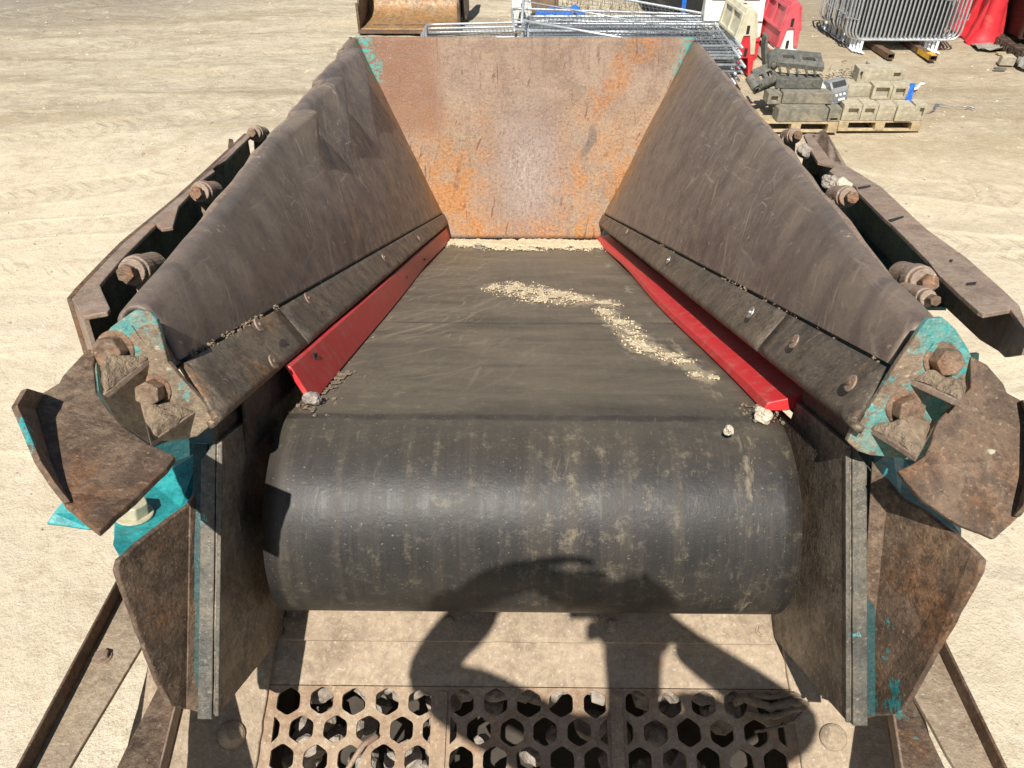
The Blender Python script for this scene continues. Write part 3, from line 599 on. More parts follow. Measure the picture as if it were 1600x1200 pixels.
# conveyor: belt, drums, skirts, side frames
RD = .255
def belt():
    cen = M(0, 0, -RD); prof = []
    for i in range(106): s = 5.25 - i * .05; prof.append((M(0, s, .0), s))
    for i in range(1, 49):
        f = R(185) * i / 48; prof.append((cen + (N_ * math.cos(f) - S_ * math.sin(f)) * RD, -RD * f))
    for i in range(1, 30): prof.append((M(0, i * .18, -2 * RD), -RD * R(185) - i * .18))
    m = MB(); nx = 30
    for p, v in prof:
        for i in range(nx + 1):
            x = -.605 + 1.21 * i / nx; sag = -.004 * (1 - abs(x) / .6) if v > .3 else 0
            q = p + Vector((x, 0, sag)); m.v.append(q); m.uv.append((x, v))
    k = nx + 1; m.f += [(j * k + i, j * k + i + 1, (j + 1) * k + i + 1, (j + 1) * k + i) for j in range(len(prof) - 1) for i in range(nx)]
    o = m.build('conveyor_belt', 'belt', hop, smooth=True); md = o.modifiers.new('thick', 'SOLIDIFY'); md.thickness = .014; md.offset = -1
    tag(o, 'worn black rubber conveyor belt dusted with tan grit')
    for nm, c in (('head_drum', cen), ('tail_drum', M(0, 5.2, -RD))):
        m = MB(); m.cyl(c - Vector((.6, 0, 0)), (1, 0, 0), RD - .018, 1.2, 48); d = m.build(nm, 'rust', hop, bevel=.006)
        m = MB(); m.cyl(c - Vector((.78, 0, 0)), (1, 0, 0), .05, 1.56, 20); m.build('shaft', 'rust', d)
belt()
def skirt(sd):
    m = MB(); K = 60
    for i in range(K + 1):
        t = i / K; s = (.075 if sd < 0 else .03) + (4.66) * t; wv = .012 * math.sin(t * 11 + 1) * (1 if sd > 0 else .3) * (1 - .6 * t)
        xb = (.555 + .047 * min(1, t * 1.6) + wv) if sd < 0 else (.572 + .035 * min(1, t * 1.5) + wv); xt = (.612 if sd < 0 else .628) + .02 * t
        th = .016 if sd < 0 else .028; hb = .004; ht = .10
        if sd < 0: sec = [(xb, hb), (xt, ht), (xt + th, ht), (xb + th, hb)]
        else: sec = [(xb, hb), (xb + .010, hb + .022), (.705, .052), (.712, .030), (xb + .06, hb)]
        m.v += [M(x * sd, s, h) for x, h in sec]; m.uv += [(0, 0)] * len(sec)
    n = 4 if sd < 0 else 5
    m.f += [(i * n + j, (i + 1) * n + j, (i + 1) * n + (j + 1) % n, i * n + (j + 1) % n) for i in range(K) for j in range(n)] + [tuple(range(n)), tuple(K * n + j for j in range(n))]
    o = m.build('rubber_skirt', 'red', hop, bevel=.003)
    tag(o, 'red rubber sealing skirt along the %s edge of the belt' % ('left' if sd < 0 else 'right'))
    if sd < 0:
        for px in ((488, 556), (553, 508), (597, 468), (633, 433), (664, 405)):
            p = onp(*px, M(-.608, 0, .09), Vector((1, 0, 0))); m = MB(); m.box(p + Vector((.004, 0, 0)), (.012, .03, .012), Matrix.Rotation(-BE, 3, 'X')); m.build('slot', 'black', o)
skirt(-1); skirt(1)
# slope of the tray below the head drum
def tr(X, Y, off=0.0): return Vector((X, Y, H - 1.9 + .51 * (Y - 1.08))) + Vector((0, -.454, .891)) * off
TP, TN = tr(0, 1.08), Vector((0, -.454, .891))
def cheek(sd):
    V = lambda s, h, x=.66: M(x * sd, s, h)
    lab = 'left' if sd < 0 else 'right'
    P = [V(-.285, .03), V(-.45, -.525), V(.02, -.63), V(.5, -.66), V(.8, -.34), V(5.3, -.34)] + ([V(5.3, -.03), V(.05, -.03), V(.02, .03)] if sd > 0 else [V(5.3, -.02), V(.10, -.02), V(-.05, .02)])
    c = plate('cheek_plate', P, 'cheek', hop, .012, .002, .003, 3 + sd, back=(sd, 0, 0)); tag(c, 'flat %s cheek plate beside the head drum' % lab)
    a, b = V(-.285, .02), V(-.45, -.525); d = (b - a); fwd = d.cross(Vector((1, 0, 0))).normalized()
    if fwd.y > 0: fwd = -fwd
    X = Vector((sd, 0, 0))
    m = MB(); m.prism([V(-.27, -.03, .674), V(.022, -.03, .674), V(.022, .11, .674), V(-.27, .10, .674)], (.01 * sd, 0, 0)); xb_ = .716 if sd > 0 else .652; m.prism([V(.02 if sd > 0 else -.16, -.05, xb_), V(5.1, -.05, xb_), V(5.1, .12, xb_), V(.02 if sd > 0 else -.16, .10, xb_)], (.006 * sd, 0, 0)); m.prism([V(.022, -.03, .676), V(.022, -.03, .716), V(.022, .10, .716), V(.022, .10, .676)], S_ * .006); m.build('skirt_board', 'bucket_dark', c)
    # flat bar on the front edge and the flange of the wing behind it
    m = MB(); m.prism([a + fwd * .004 + X * .013 - d * .02, b + fwd * .004 + X * .013 + d * .015, b + fwd * .004 + X * .044 + d * .015, a + fwd * .004 + X * .044 + d * .06], -fwd * .03)
    m.build('edge_bar', 'edge', c, bevel=.002)
    m = MB(); m.prism([a + X * .006 + fwd * .001, b + X * .006 + fwd * .001, b + X * .006 + fwd * .009, a + X * .006 + fwd * .009], -X * .009); m.build('edge_bead', 'edge', c, bevel=.002)
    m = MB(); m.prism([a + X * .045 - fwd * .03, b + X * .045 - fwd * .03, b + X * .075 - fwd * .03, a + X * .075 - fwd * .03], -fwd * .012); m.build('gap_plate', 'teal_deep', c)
    # outward flared wing
    cx = .735 * sd
    def Zx(x, y, X): return (X - CX) / ((x - 800) / FPX * RT.x + FW.x) if True else 0
    Zc = lambda x, y, Xw: at(x, y, (Xw - CX) / (FW.x + RT.x * (x - 800) / FPX + UP.x * (600 - y) / FPX))
    if sd < 0:
        main = [Zc(187, 875, -.80), Zc(230, 838, -.776), Zc(300, 785, -.735), Zc(295, 1109, -.735), Zc(268, 1103, -.748), Zc(247, 1065, -.763), Zc(183, 892, -.803)]
        flg = [Zc(297, 785, -.735), Zc(322, 743, -.715), Zc(347, 700, -.70), Zc(323, 1116, -.70), Zc(292, 1108, -.735)]
    else:
        main = [Zc(1378, 746, .733), Zc(1406, 779, .748), Zc(1440, 796, .764), Zc(1505, 848, .80), Zc(1533, 876, .815), Zc(1530, 895, .815), Zc(1416, 1100, .757), Zc(1402, 1115, .75), Zc(1346, 1123, .733)]
        flg = [Zc(1363, 721, .708), Zc(1390, 757, .740), Zc(1354, 1123, .740), Zc(1338, 1118, .716)]
    m = MB(); wg = plate('flared_wing', main, 'rust_teal', hop, .014, .003, .003, 5, step=.02); tag(wg, 'rusty flared wing plate beside the %s end of the drum' % lab)
    plate('wing_flange', flg, 'rust' if sd < 0 else 'rust_teal', wg, .012, .002, .0, 6)
    if sd < 0:
        Zw = [depth(p) for p in main]
        br = [at(187, 872, Zw[0] + .012), at(176, 850, Zw[0] + .03), at(178, 800, 1.66), at(270, 722, 1.80), at(345, 690, 1.76), at(324, 742, Zw[2] + .03), at(297, 782, Zw[2] + .014)]
        t = plate('bracket', br, 'teal', hop, .014, .003, .004, 2); tag(t, 'bright teal bracket plate with a large pale hex bolt')
        n = (br[3] - br[0]).cross(br[6] - br[0]).normalized(); n = -n if n.dot(br[0] - C0) > 0 else n
        p = onp(210, 804, br[0], n); hexbolt('hex_bolt', p, n, .030, .03, t, 'pale_bolt', roll=.3)
        t = plate('bracket_tab', [at(72, 818, 1.86), at(95, 785, 1.87), at(160, 800, 1.90), at(140, 827, 1.86)], 'teal', hop, .012, .003, .003, 3)
        stp = [at(120, 800, 1.88), at(200, 800, 1.86), at(350, 740, 1.80), at(356, 640, 1.92), at(200, 640, 2.1)]
        plate('inner_bracket', stp, 'teal_dark', hop, .012, 0, 0, 3)
    else:
        Zw = [depth(p) for p in main]
        br = [at(1364, 724, 1.66), at(1406, 776, Zw[1] + .012), at(1440, 793, Zw[2] + .012), at(1505, 845, Zw[3] + .012), at(1500, 812, 1.64), at(1440, 760, 1.74), at(1400, 700, 1.76)]
        plate('bracket', br, 'teal', hop, .014, .003, .004, 2)
        stp = [at(1360, 640, 2.0), at(1336, 720, 1.80), at(1400, 745, 1.86), at(1432, 770, 1.86), at(1450, 640, 2.05)]
        plate('inner_bracket', stp, 'teal_dark', hop, .012, 0, 0, 3)
        plate('bracket_tab', [at(1470, 790, 1.9), at(1503, 790, 1.92), at(1500, 850, 1.88), at(1470, 830, 1.88)], 'edge', hop, .012, .002, .003, 3)
cheek(-1); cheek(1)

# end flanges with bolts, gusset ribs and the dished spill plates
def end_flange(sd):
    p0 = M(0, -.36, 0); lab = 'left' if sd < 0 else 'right'
    if sd < 0:
        out = [(244, 500), (234, 488), (212, 484), (190, 498), (172, 512), (150, 540), (146, 570), (152, 610), (185, 662), (232, 694), (250, 690), (288, 687), (308, 682), (326, 668), (335, 657), (330, 645), (262, 566)]
        bolts = [((180, 546), .030), ((242, 610), .026)]; ribs = [((152, 570), (232, 560), (160, 618)), ((218, 622), (306, 643), (236, 692))]
        dish = [(137, 545), (97, 587), (92, 598), (60, 617), (47, 643), (57, 677), (70, 723), (84, 757), (100, 787), (153, 830), (210, 778), (260, 731), (273, 711), (232, 693), (185, 660), (150, 612), (146, 570), (150, 545)]
        lipi = (3, 4, 5, 6, 7, 8)
    else:
        out = [(1438, 514), (1450, 498), (1474, 496), (1494, 515), (1514, 545), (1520, 560), (1518, 606), (1468, 655), (1446, 712), (1430, 722), (1387, 714), (1360, 712), (1340, 705), (1324, 690), (1330, 676), (1381, 601)]
        bolts = [((1471, 562), .028), ((1412, 637), .028)]; ribs = [((1424, 592), (1512, 600), (1503, 628)), ((1360, 668), (1462, 660), (1432, 714))]
        dish = [(1517, 556), (1542, 569), (1569, 600), (1574, 613), (1602, 628), (1612, 660), (1612, 740), (1600, 790), (1592, 808), (1554, 843), (1501, 822), (1440, 782), (1418, 754), (1403, 736), (1428, 724), (1446, 712), (1467, 656), (1517, 606)]
        lipi = (4, 5, 6, 7, 8)
    pts = [onp(x, y, p0, S_) for x, y in out]
    f = plate('end_flange', pts, 'flange', hop, .016, .003, .004, 11 + sd, back=S_); tag(f, 'muddy flange with flaking teal paint at the near end of the %s side wall' % lab)
    for i, (b, r) in enumerate(bolts):
        hexbolt('hex_bolt', onp(*b, p0, S_), -S_ + Vector((0, 0, .06)), r, .034, f, 'bolt', roll=.5 * i + .2)
    for i, (a, b, c) in enumerate(ribs):
        A, B_ = onp(*a, p0, S_), onp(*b, p0, S_); Cc = at(*c, depth(onp(*c, p0, S_)) - .11)
        n = (B_ - A).cross(Cc - A).normalized(); n = n if n.z > 0 else -n
        m = MB(); m.prism([A, B_, B_.lerp(Cc, .85), Cc, Cc.lerp(A, .1)], -n * .013); m.build('gusset', 'rim', f, bevel=.002)
        m = MB()      # mud caked on the gusset
        g0 = (A + B_ + Cc) / 3; k = 10; vs = []; fs = []
        ring = [A, A.lerp(B_, .5), B_, B_.lerp(Cc, .5), Cc.lerp(B_, .06), Cc.lerp(A, .5)]; ring = [r_.lerp(g0, .06) for r_ in ring]
        P = jag(ring, .006, .010, i); vs = []; fs = []; q = len(P); lev = [(0, .001), (.12, .010), (.3, .017), (.5, .020), (.72, .024), (.9, .024)]
        for f_, hh in lev:
            for p in P:
                b_ = p.lerp(g0, f_); vs.append(b_ + n * (hh * (1 + .9 * noise.noise(b_ * 28 + Vector((i, 0, 0)))) + .004 * noise.noise(b_ * 90)) + (.004 * noise.noise(b_ * 60)) * (p - g0).normalized())
        vs.append(g0 + n * .025); nl_ = len(lev)
        for l_ in range(nl_ - 1):
            for j in range(q): j2 = (j + 1) % q; fs.append((l_ * q + j, l_ * q + j2, (l_ + 1) * q + j2, (l_ + 1) * q + j))
        fs += [((nl_ - 1) * q + j, (nl_ - 1) * q + (j + 1) % q, nl_ * q) for j in range(q)]
        m.add(vs, fs); m.build('packed_dirt', 'dirt', f, smooth=True)
    wp = [(138, 552), (232, 552), (262, 690), (232, 702), (185, 672), (150, 620)] if sd < 0 else [(1530, 552), (1440, 560), (1410, 700), (1442, 722), (1478, 662), (1526, 612)]
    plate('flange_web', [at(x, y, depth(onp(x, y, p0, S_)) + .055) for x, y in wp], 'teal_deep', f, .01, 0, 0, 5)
    # dished plate: hangs from the flange towards the crusher, outer side curled up
    dp = []
    fx = lambda x: abs(x - (210 if sd < 0 else 1440)) / 160
    for x, y in dish:
        up = max(0.0, min(1.0, (y - 545) / 285)); Z = (1.50 - .36 * up - .02 * fx(x)) if sd < 0 else (1.51 - .10 * up - .02 * fx(x)); dp.append(at(x, y, Z))
    d = plate('spill_plate', dp, 'rust', hop, .014, .003, .003, 20 + sd, step=.02); tag(d, 'bent rusty spill plate hanging off the %s end flange' % lab)
    m = MB(); lipn = (SUN * -1 * .35 + (C0 - dp[4]).normalized()).normalized(); seq = [dp[i] for i in lipi]; hs = ([.10, .105, .085, .06, .03, .004] if sd < 0 else [.02, .045, .05, .04, .008])
    inn = Vector((.012 * -sd, 0, .004)); K = len(seq)
    low = seq; topp = [p + lipn * h + Vector((.10 * sd * h, 0, 0)) for p, h in zip(seq, hs)]
    m.add([p + lipn * .001 for p in low] + topp + [p + inn for p in topp] + [p + inn for p in low], [(j + K * a, j + 1 + K * a, j + 1 + K * ((a + 1) % 4), j + K * ((a + 1) % 4)) for j in range(K - 1) for a in range(4)] + [(0, K, 2 * K, 3 * K), (K - 1, 2 * K - 1, 3 * K - 1, 4 * K - 1)])
    m.build('curled_lip', 'rust_teal', d, bevel=.002)
    if sd > 0:
        pn = (dp[2] - dp[0]).cross(dp[9] - dp[0]).normalized(); p = onp(1548, 705, dp[0], pn); m = MB(); m.rock(p, .008, .6, 3, 1); m.build('bare_spot', 'pale_bolt', d)
end_flange(-1); end_flange(1)

# hinge rails outside the side walls
def rail(sd, W):
    nl, fl, fr, nr, nin = W
    q0 = nr - Vector((0, 0, .05)); qn = (fr - nr).cross(Vector((1, 0, 0))).normalized(); qn = qn if qn.z > 0 else -qn
    if sd < 0:
        outer = [(386, 208), (331, 260), (281, 306), (240, 340), (194, 378), (158, 415), (125, 450), (112, 466)]
        inner = [(392, 212), (372, 231), (353, 250), (331, 262), (336, 267), (312, 284), (297, 303), (279, 322), (270, 354), (252, 357), (244, 350), (194, 400), (156, 444), (160, 455), (172, 481), (168, 487), (128, 494)]
        kn = [((397, 208), .026), ((312, 301), .028), ((206, 425), .030)]
    else:
        outer = [(1262, 208), (1291, 211), (1318, 259), (1337, 270), (1372, 292), (1410, 328), (1442, 358), (1503, 402), (1558, 451), (1585, 477), (1592, 497), (1608, 522)]
        inner = [(1256, 210), (1267, 235), (1278, 253), (1305, 259), (1296, 267), (1313, 281), (1337, 291), (1341, 300), (1383, 342), (1392, 349), (1450, 407), (1466, 428), (1500, 460), (1529, 486), (1538, 490), (1579, 483)]
        kn = [((1243, 212), .026), ((1326, 308), .028), ((1443, 440), .030), ((1450, 466), .018)]
    O = [onp(x, y, q0, qn) for x, y in outer]; I = [onp(x, y, q0, qn) for x, y in inner]
    m = MB(); P = O + I[::-1]; cen = None
    r = MB(); r.prism(P, -qn * .012); top = r.build('hinge_rail', 'rim', hop, bevel=.003); tag(top, 'torn rusty hinge rail outside the %s wall' % ('left' if sd < 0 else 'right'))
    dpt = [.20 + .02 * noise.noise(p * 3) for p in O]
    if sd > 0: dpt = [.18] * 5 + [.17, .16, .15, .14, .12, .10, .05]
    m = MB(); k = len(O); out = Vector((.012 * sd, 0, 0))
    vs = [p - qn * .001 for p in O] + [p - qn * d for p, d in zip(O, dpt)]; vs += [v + out for v in vs]
    fs = []
    for j in range(k - 1): fs += [(j, j + 1, k + j + 1, k + j), (2 * k + j, 2 * k + j + 1, 3 * k + j + 1, 3 * k + j), (j, j + 1, 2 * k + j + 1, 2 * k + j), (k + j, k + j + 1, 3 * k + j + 1, 3 * k + j)]
    fs += [(0, k, 3 * k, 2 * k), (k - 1, 2 * k - 1, 4 * k - 1, 3 * k - 1)]
    m.add(vs, fs); m.build('rail_web', 'rust' if sd < 0 else 'rim', top)
    m = MB(); ns = 8 if sd < 0 else 8
    lo = [O[j] - qn * (dpt[j] - .004) for j in range(ns)]; li = [p - Vector((sd * .16, 0, 0)) for p in lo]
    m.add(lo + li, [(j, j + 1, ns + j + 1, ns + j) for j in range(ns - 1)]); m.build('rail_floor', 'teal_dark', top, solid=.01)
    if sd < 0:
        tab = [onp(112, 466, q0, qn), onp(128, 494, q0, qn), onp(128, 494, q0, qn) - qn * .13, onp(112, 466, q0, qn) - qn * .17]
        plate('rail_tab', [onp(356, 228, q0, qn), onp(357, 216, q0, qn), onp(364, 217, q0, qn), onp(366, 226, q0, qn)], 'rust', top, .02, .003, .003, 4)
        plate('rail_end', tab, 'rim', top, .012, .002, .002, 4)
    else:
        for pp in (((1388, 344), (1411, 338), (1412, 340), (1392, 347)), ((1510, 443), (1526, 441), (1524, 445), (1509, 446)), ((1484, 406), (1489, 407), (1487, 410), (1483, 409)), ((1340, 293), (1360, 290), (1360, 292), (1342, 296))):
            m = MB(); m.prism([onp(x, y, q0 + qn * .001, qn) for x, y in pp], qn * .002); m.build('slot', 'black', top)
        plate('torn_bracket', [onp(1268, 212, q0, qn), onp(1289, 200, q0, qn), onp(1318, 259, q0, qn), onp(1300, 255, q0, qn)], 'rust', top, .02, .003, .006, 8)
    for sx in (.25, .75, 1.3):
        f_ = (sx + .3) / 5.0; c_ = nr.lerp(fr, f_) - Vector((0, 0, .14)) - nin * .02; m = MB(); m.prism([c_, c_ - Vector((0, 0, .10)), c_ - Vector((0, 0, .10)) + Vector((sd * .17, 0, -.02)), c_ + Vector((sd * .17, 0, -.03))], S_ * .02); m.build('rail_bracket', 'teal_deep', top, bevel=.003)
    for i, (p, rad) in enumerate(kn):
        c = onp(*p, q0 + qn * .01, qn); ax = -S_
        m = MB()
        m.cyl(c - ax * .012, ax, rad * 1.12, .016, 24); m.cyl(c - ax * .045, ax, rad * 1.34, .032, 24, rad * 1.28); m.cyl(c - ax * .12, ax, rad * 1.22, .076, 24)
        o = m.build('hinge_pin', 'rim', top, bevel=.003); hexbolt('hex_bolt', c + ax * .012, ax, rad * .75, .022, o, 'bolt', washer=False, roll=i)
        if i < 3:
            m = MB(); e = Vector((-sd, 0, 0)); m.prism([c - ax * .05 + e * .07 - qn * .07, c - ax * .05 - e * .03 - qn * .09, c - ax * .05 - e * .02 + qn * .012, c - ax * .05 + e * .03 + qn * .008], -ax * .018); m.build('hinge_lug', 'rim', top, bevel=.003)
rail(-1, WL); rail(1, WR)

# tray and hexagonal screen below the drum
def tray():
    pitch, RX, RY = .0862, .0305, .0355
    m = MB(); m.prism([tr(-.72, 1.087), tr(.72, 1.087), tr(.72, 1.32), tr(-.72, 1.32)], TN * -.012); t = m.build('tray_plate', 'tray', hop); tag(t, 'dust covered steel tray plate below the drum')
    P = jag([tr(-.66, 1.185, .001), tr(.655, 1.185, .001), tr(.655, 1.262, .001), tr(-.66, 1.262, .001)], .03, .003, 2)
    m = MB(); m.prism(P, TN * .013); s = m.build('scraper_bar', 'tray', t, bevel=.003)
    for x, y in ((447, 972), (702, 972), (955, 977), (1190, 985)):
        hexbolt('hex_bolt', onp(x, y, TP + TN * .014, TN), TN, .013, .008, s, 'tray', roll=x)
    # hexagon screen
    bm = bmesh.new(); edges = []
    def loop(pts):
        vs = [bm.verts.new(p) for p in pts]
        for i in range(len(vs)): edges.append(bm.edges.new((vs[i], vs[(i + 1) % len(vs)])))
    y0, y1 = .60, 1.085
    loop([tr(-.70, y0), tr(.70, y0), tr(.70, y1), tr(-.70, y1)])
    rows = [1.052 - .0605 * i for i in range(7)]
    for ri, y in enumerate(rows):
        for c in (-.456, 0, .456):
            xs = [c + k * pitch for k in (-2, -1, 0, 1, 2)] if ri % 2 == 0 else [c + k * pitch for k in (-2.5, -1.5, -.5, .5, 1.5, 2.5)]
            for x in xs:
                jx, jy = .003 * (rnd.random() - .5), .003 * (rnd.random() - .5); h = []
                for q in range(6):
                    a = R(90 + 60 * q); px = math.cos(a) / math.cos(R(30)) * RX * (1 + .10 * (rnd.random() - .5)); py = math.sin(a) * RY * .885 * (1 + .10 * (rnd.random() - .5))
                    h.append((x + jx + px, y + jy + py))
                # round the corners a little
                hh = []
                for q in range(6):
                    a, b, d = h[q - 1], h[q], h[(q + 1) % 6]
                    hh += [(b[0] + (a[0] - b[0]) * .2, b[1] + (a[1] - b[1]) * .2), (b[0] * .88 + (a[0] + d[0]) * .06, b[1] * .88 + (a[1] + d[1]) * .06), (b[0] + (d[0] - b[0]) * .2, b[1] + (d[1] - b[1]) * .2)]
                lim = .203 + .003 * (rnd.random() - .5)
                hh = [(min(max(px, c - lim), c + lim), py) for px, py in hh]
                uq = []
                for p in hh:
                    if not uq or (abs(p[0] - uq[-1][0]) + abs(p[1] - uq[-1][1])) > 1e-4: uq.append(p)
                if len(uq) > 3 and max(p[0] for p in uq) - min(p[0] for p in uq) > .006: loop([tr(px, py) for px, py in uq])
    bmesh.ops.triangle_fill(bm, use_beauty=True, use_dissolve=False, edges=edges, normal=TN)
    me = bpy.data.meshes.new('hex_screen')
    bm.verts.index_update(); mm = MB(); top = [v.co.copy() for v in bm.verts]; q = len(top); tri = [tuple(v.index for v in f.verts) for f in bm.faces if f.calc_area() > 2e-7]
    bnd = [(e.verts[0].index, e.verts[1].index) for e in bm.edges if len(e.link_faces) == 1]; bm.free()
    mm.add(top + [p - TN * .012 for p in top], tri + [tuple(i + q for i in f[::-1]) for f in tri] + [(i, j, j + q, i + q) for i, j in bnd])
    s = mm.build('hex_screen', 'grid', hop, fix=True)
    tag(s, 'rusty screen plate punched with rows of hexagonal holes')
    for X in (-.228, .228):
        m = MB(); m.prism([tr(X - .016, .60, .006), tr(X + .016, .60, .006), tr(X + .016, 1.075, .006), tr(X - .016, 1.075, .006)], TN * .003); m.build('joint_bar', 'grid', s, bevel=.001)
    # dark chute below with rubble
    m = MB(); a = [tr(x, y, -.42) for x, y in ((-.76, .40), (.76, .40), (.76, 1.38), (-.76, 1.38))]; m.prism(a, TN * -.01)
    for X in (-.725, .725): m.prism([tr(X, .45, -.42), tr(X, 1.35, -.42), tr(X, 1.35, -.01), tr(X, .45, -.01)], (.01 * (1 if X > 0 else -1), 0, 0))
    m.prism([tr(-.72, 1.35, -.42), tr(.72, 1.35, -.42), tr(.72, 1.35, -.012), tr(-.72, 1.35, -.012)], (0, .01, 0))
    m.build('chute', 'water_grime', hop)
    m = MB()
    for i in range(34):
        x = -.62 + 1.24 * i / 33 + .02 * (rnd.random() - .5); y = 1.075 + .04 * rnd.random(); m.rock(tr(x, y, -.075 - .04 * rnd.random()), .028 + .02 * rnd.random(), .7, i, 2)
    for i in range(90):
        x = (rnd.random() - .5) * 1.3; y = .60 + .5 * rnd.random(); m.rock(tr(x, y, -.15 - .2 * rnd.random()), .02 + .035 * rnd.random(), .8, i + 50, 2)
    o = m.build('rubble', 'stone'); tag(o, 'grey broken rubble caught below the hexagonal screen holes', 'rubble', kind='stuff')
    # sloping side plates of the tray with big domed bolts
    for sd in (-1, 1):
        i0, i1, o1, o0 = tr(.675 * sd, 1.28, .012), tr(.70 * sd, .60, .012), tr(1.0 * sd, .60, .12), tr(.95 * sd, 1.28, .12)
        pl = plate('tray_side', [i0, i1, o1, o0], 'tray', hop, .014, .003, .004, 30 + sd, back=-TN); n = (i1 - i0).cross(o0 - i0).normalized(); n = n if n.z > 0 else -n
        px = (362, 1148) if sd < 0 else (1302, 1152); p = onp(*px, i0, n); m = MB()
        m.cyl(p, n, .034, .012, 20, .030); m.cyl(p + n * .012, n, .030, .012, 20, .012); m.build('domed_bolt', 'tray', pl, bevel=.004)
tray()

# chassis beams either side, running back under the crusher deck
def beams():
    p0, n = Vector((0, 1.1, H - 1.72)), Vector((0, .167, 1)).normalized()
    def quad(a, b, c, d, name, mat, fl):
        A, B_, Cc, D = [onp(*q, p0, n) for q in (a, b, c, d)]      # top outer, top inner, bottom inner, bottom outer
        A2, B2 = A + (A - D) * .6, B_ + (B_ - Cc) * .6; D2, C2 = D + (D - A) * 1.2, Cc + (Cc - B_) * 1.2
        m = MB(); m.prism(jag([A2, B2, C2, D2], .06, .003, 3), -n * .012); o = m.build(name, mat, hop, bevel=.002); tag(o)
        for (e0, e1, w) in fl:
            P0, P1, s = (A2, D2, 1) if e0 == 'o' else (B2, C2, -1); inw = ((B2 - A2).normalized()) * s
            m = MB(); m.prism([P0, P1, P1 + inw * .016, P0 + inw * .016], n * w); m.build('beam_flange', e1, o, bevel=.002)
        return o, n
    o, nn = quad((192, 917), (225, 1003), (107, 1200), (45, 1200), 'chassis_beam', 'tray', [('o', 'rust', .045)])
    hexbolt('hex_bolt', onp(160, 1028, p0, n), n, .018, .012, o, 'rim')
    quad((250, 1067), (284, 1108), (262, 1200), (182, 1200), 'chassis_beam', 'rust_teal', [('i', 'rim', .04)])
    quad((1467, 1010), (1426, 1083), (1493, 1200), (1557, 1200), 'chassis_beam', 'tray', [('o', 'rust', .04)])
    quad((1425, 1090), (1386, 1120), (1398, 1200), (1477, 1200), 'chassis_beam', 'rust_teal', [('i', 'rim', .04)])
beams()
# what carries it: legs, side frames, and the deck of the crusher behind
for sd in (-1, 1):
    for s_, hh in ((.9, -.5), (4.3, -.34)):
        p = M(.74 * sd, s_, hh); m = MB(); m.box((p.x, p.y, p.z / 2), (.12, .12, p.z)); m.box((p.x, p.y, .012), (.32, .32, .024)); m.build('support_leg', 'teal', hop, bevel=.004)
    m = MB(); a, b = M(.70 * sd, .3, -.12), M(.70 * sd, 5.2, -.12); m.prism([a, b, b - N_ * .2, a - N_ * .2], (.05 * sd, 0, 0)); m.build('side_frame', 'teal_dark', hop, bevel=.004)
    m = MB(); m.box((.8 * sd, -.8, (H - 2.2) / 2), (.16, .16, H - 2.2)); m.build('support_leg', 'teal', hop, bevel=.004)
    m = MB(); m.box((1.0 * sd, -.95, H - 2.0), (.10, 2.3, .14)); m.build('deck_beam', 'teal', hop, bevel=.004)
m = MB(); m.box((0, -.85, H - 1.43), (1.9, 1.5, .03)); m.box((0, -.85, H - 1.72), (1.8, 1.4, .5)); m.build('deck', 'teal', hop, bevel=.005)

# ------------------------------------------------------------------ loose things on the hopper
def sand_patch(name, label, blobs, height, grains, seed, mat='sand'):
    rr = random.Random(seed); m = MB(); step = .0085; used = {}
    xs = [b[0] for b in blobs]; ss = [b[1] for b in blobs]
    pad = max(b[2] for b in blobs) + .05; pads = max(b[2] * b[3] for b in blobs) + .05
    x0, x1, s0, s1 = min(xs) - pad, max(xs) + pad, min(ss) - pads, max(ss) + pads; nx, ns = int((x1 - x0) / step), int((s1 - s0) / step)
    def hgt(x, s):
        best = -1
        for (a, b, w, sq) in blobs: best = max(best, 1 - math.hypot((x - a) / w, (s - b) / (w * sq)))
        nz = noise.noise(Vector((x * 12, s * 6, seed))) * .6 + noise.noise(Vector((x * 34, s * 18, seed))) * .5 + noise.noise(Vector((x * 80, s * 60, seed))) * .4
        return best + nz
    idx = {}
    def vid(i, j):
        if (i, j) not in idx:
            x, s = x0 + i * step, s0 + j * step; h = hgt(x, s)
            idx[(i, j)] = len(m.v); m.v.append(M(x, s, .001 + max(0, min(h, .8)) * height + .0012 * noise.noise(Vector((x * 120, s * 120, 1))) * (h > .1))); m.uv.append((0, 0))
        return idx[(i, j)]
    for i in range(nx):
        for j in range(ns):
            if hgt(x0 + (i + .5) * step, s0 + (j + .5) * step) > ((.12 if 'bed' in name else .42) if mat == 'sand' else .75): m.f.append((vid(i, j), vid(i + 1, j), vid(i + 1, j + 1), vid(i, j + 1)))
    k = 0
    while k < grains:
        x, s = x0 + rr.random() * (x1 - x0), s0 + rr.random() * (s1 - s0); h = hgt(x, s)
        if h < -.25 + .25 * rr.random(): k += .02; continue
        r = (.0013 if mat == 'sand' else .0018) + .0045 * rr.random() ** 5; m.rock(M(x, s, r * .4 + max(0, min(h, .8)) * height), r, .8, k, 1); k += 1
    o = m.build(name, mat, smooth=False); return tag(o, label, 'grit', kind='stuff')
def bb(x, y, w, sq): p = inv(onb(x, y)); return (p[0], p[1], w, sq)
sand_patch('sand', 'tan crushed sand lying in a patch across the middle of the belt', [bb(775, 449, .06, 2.2), bb(800, 452, .09, 2.4), bb(835, 458, .12, 2.0), bb(870, 463, .10, 1.8), bb(905, 467, .08, 1.6), bb(940, 472, .06, 1.4), bb(965, 477, .035, 1.2), bb(845, 468, .07, 2.0)], .0035, 1100, 1)
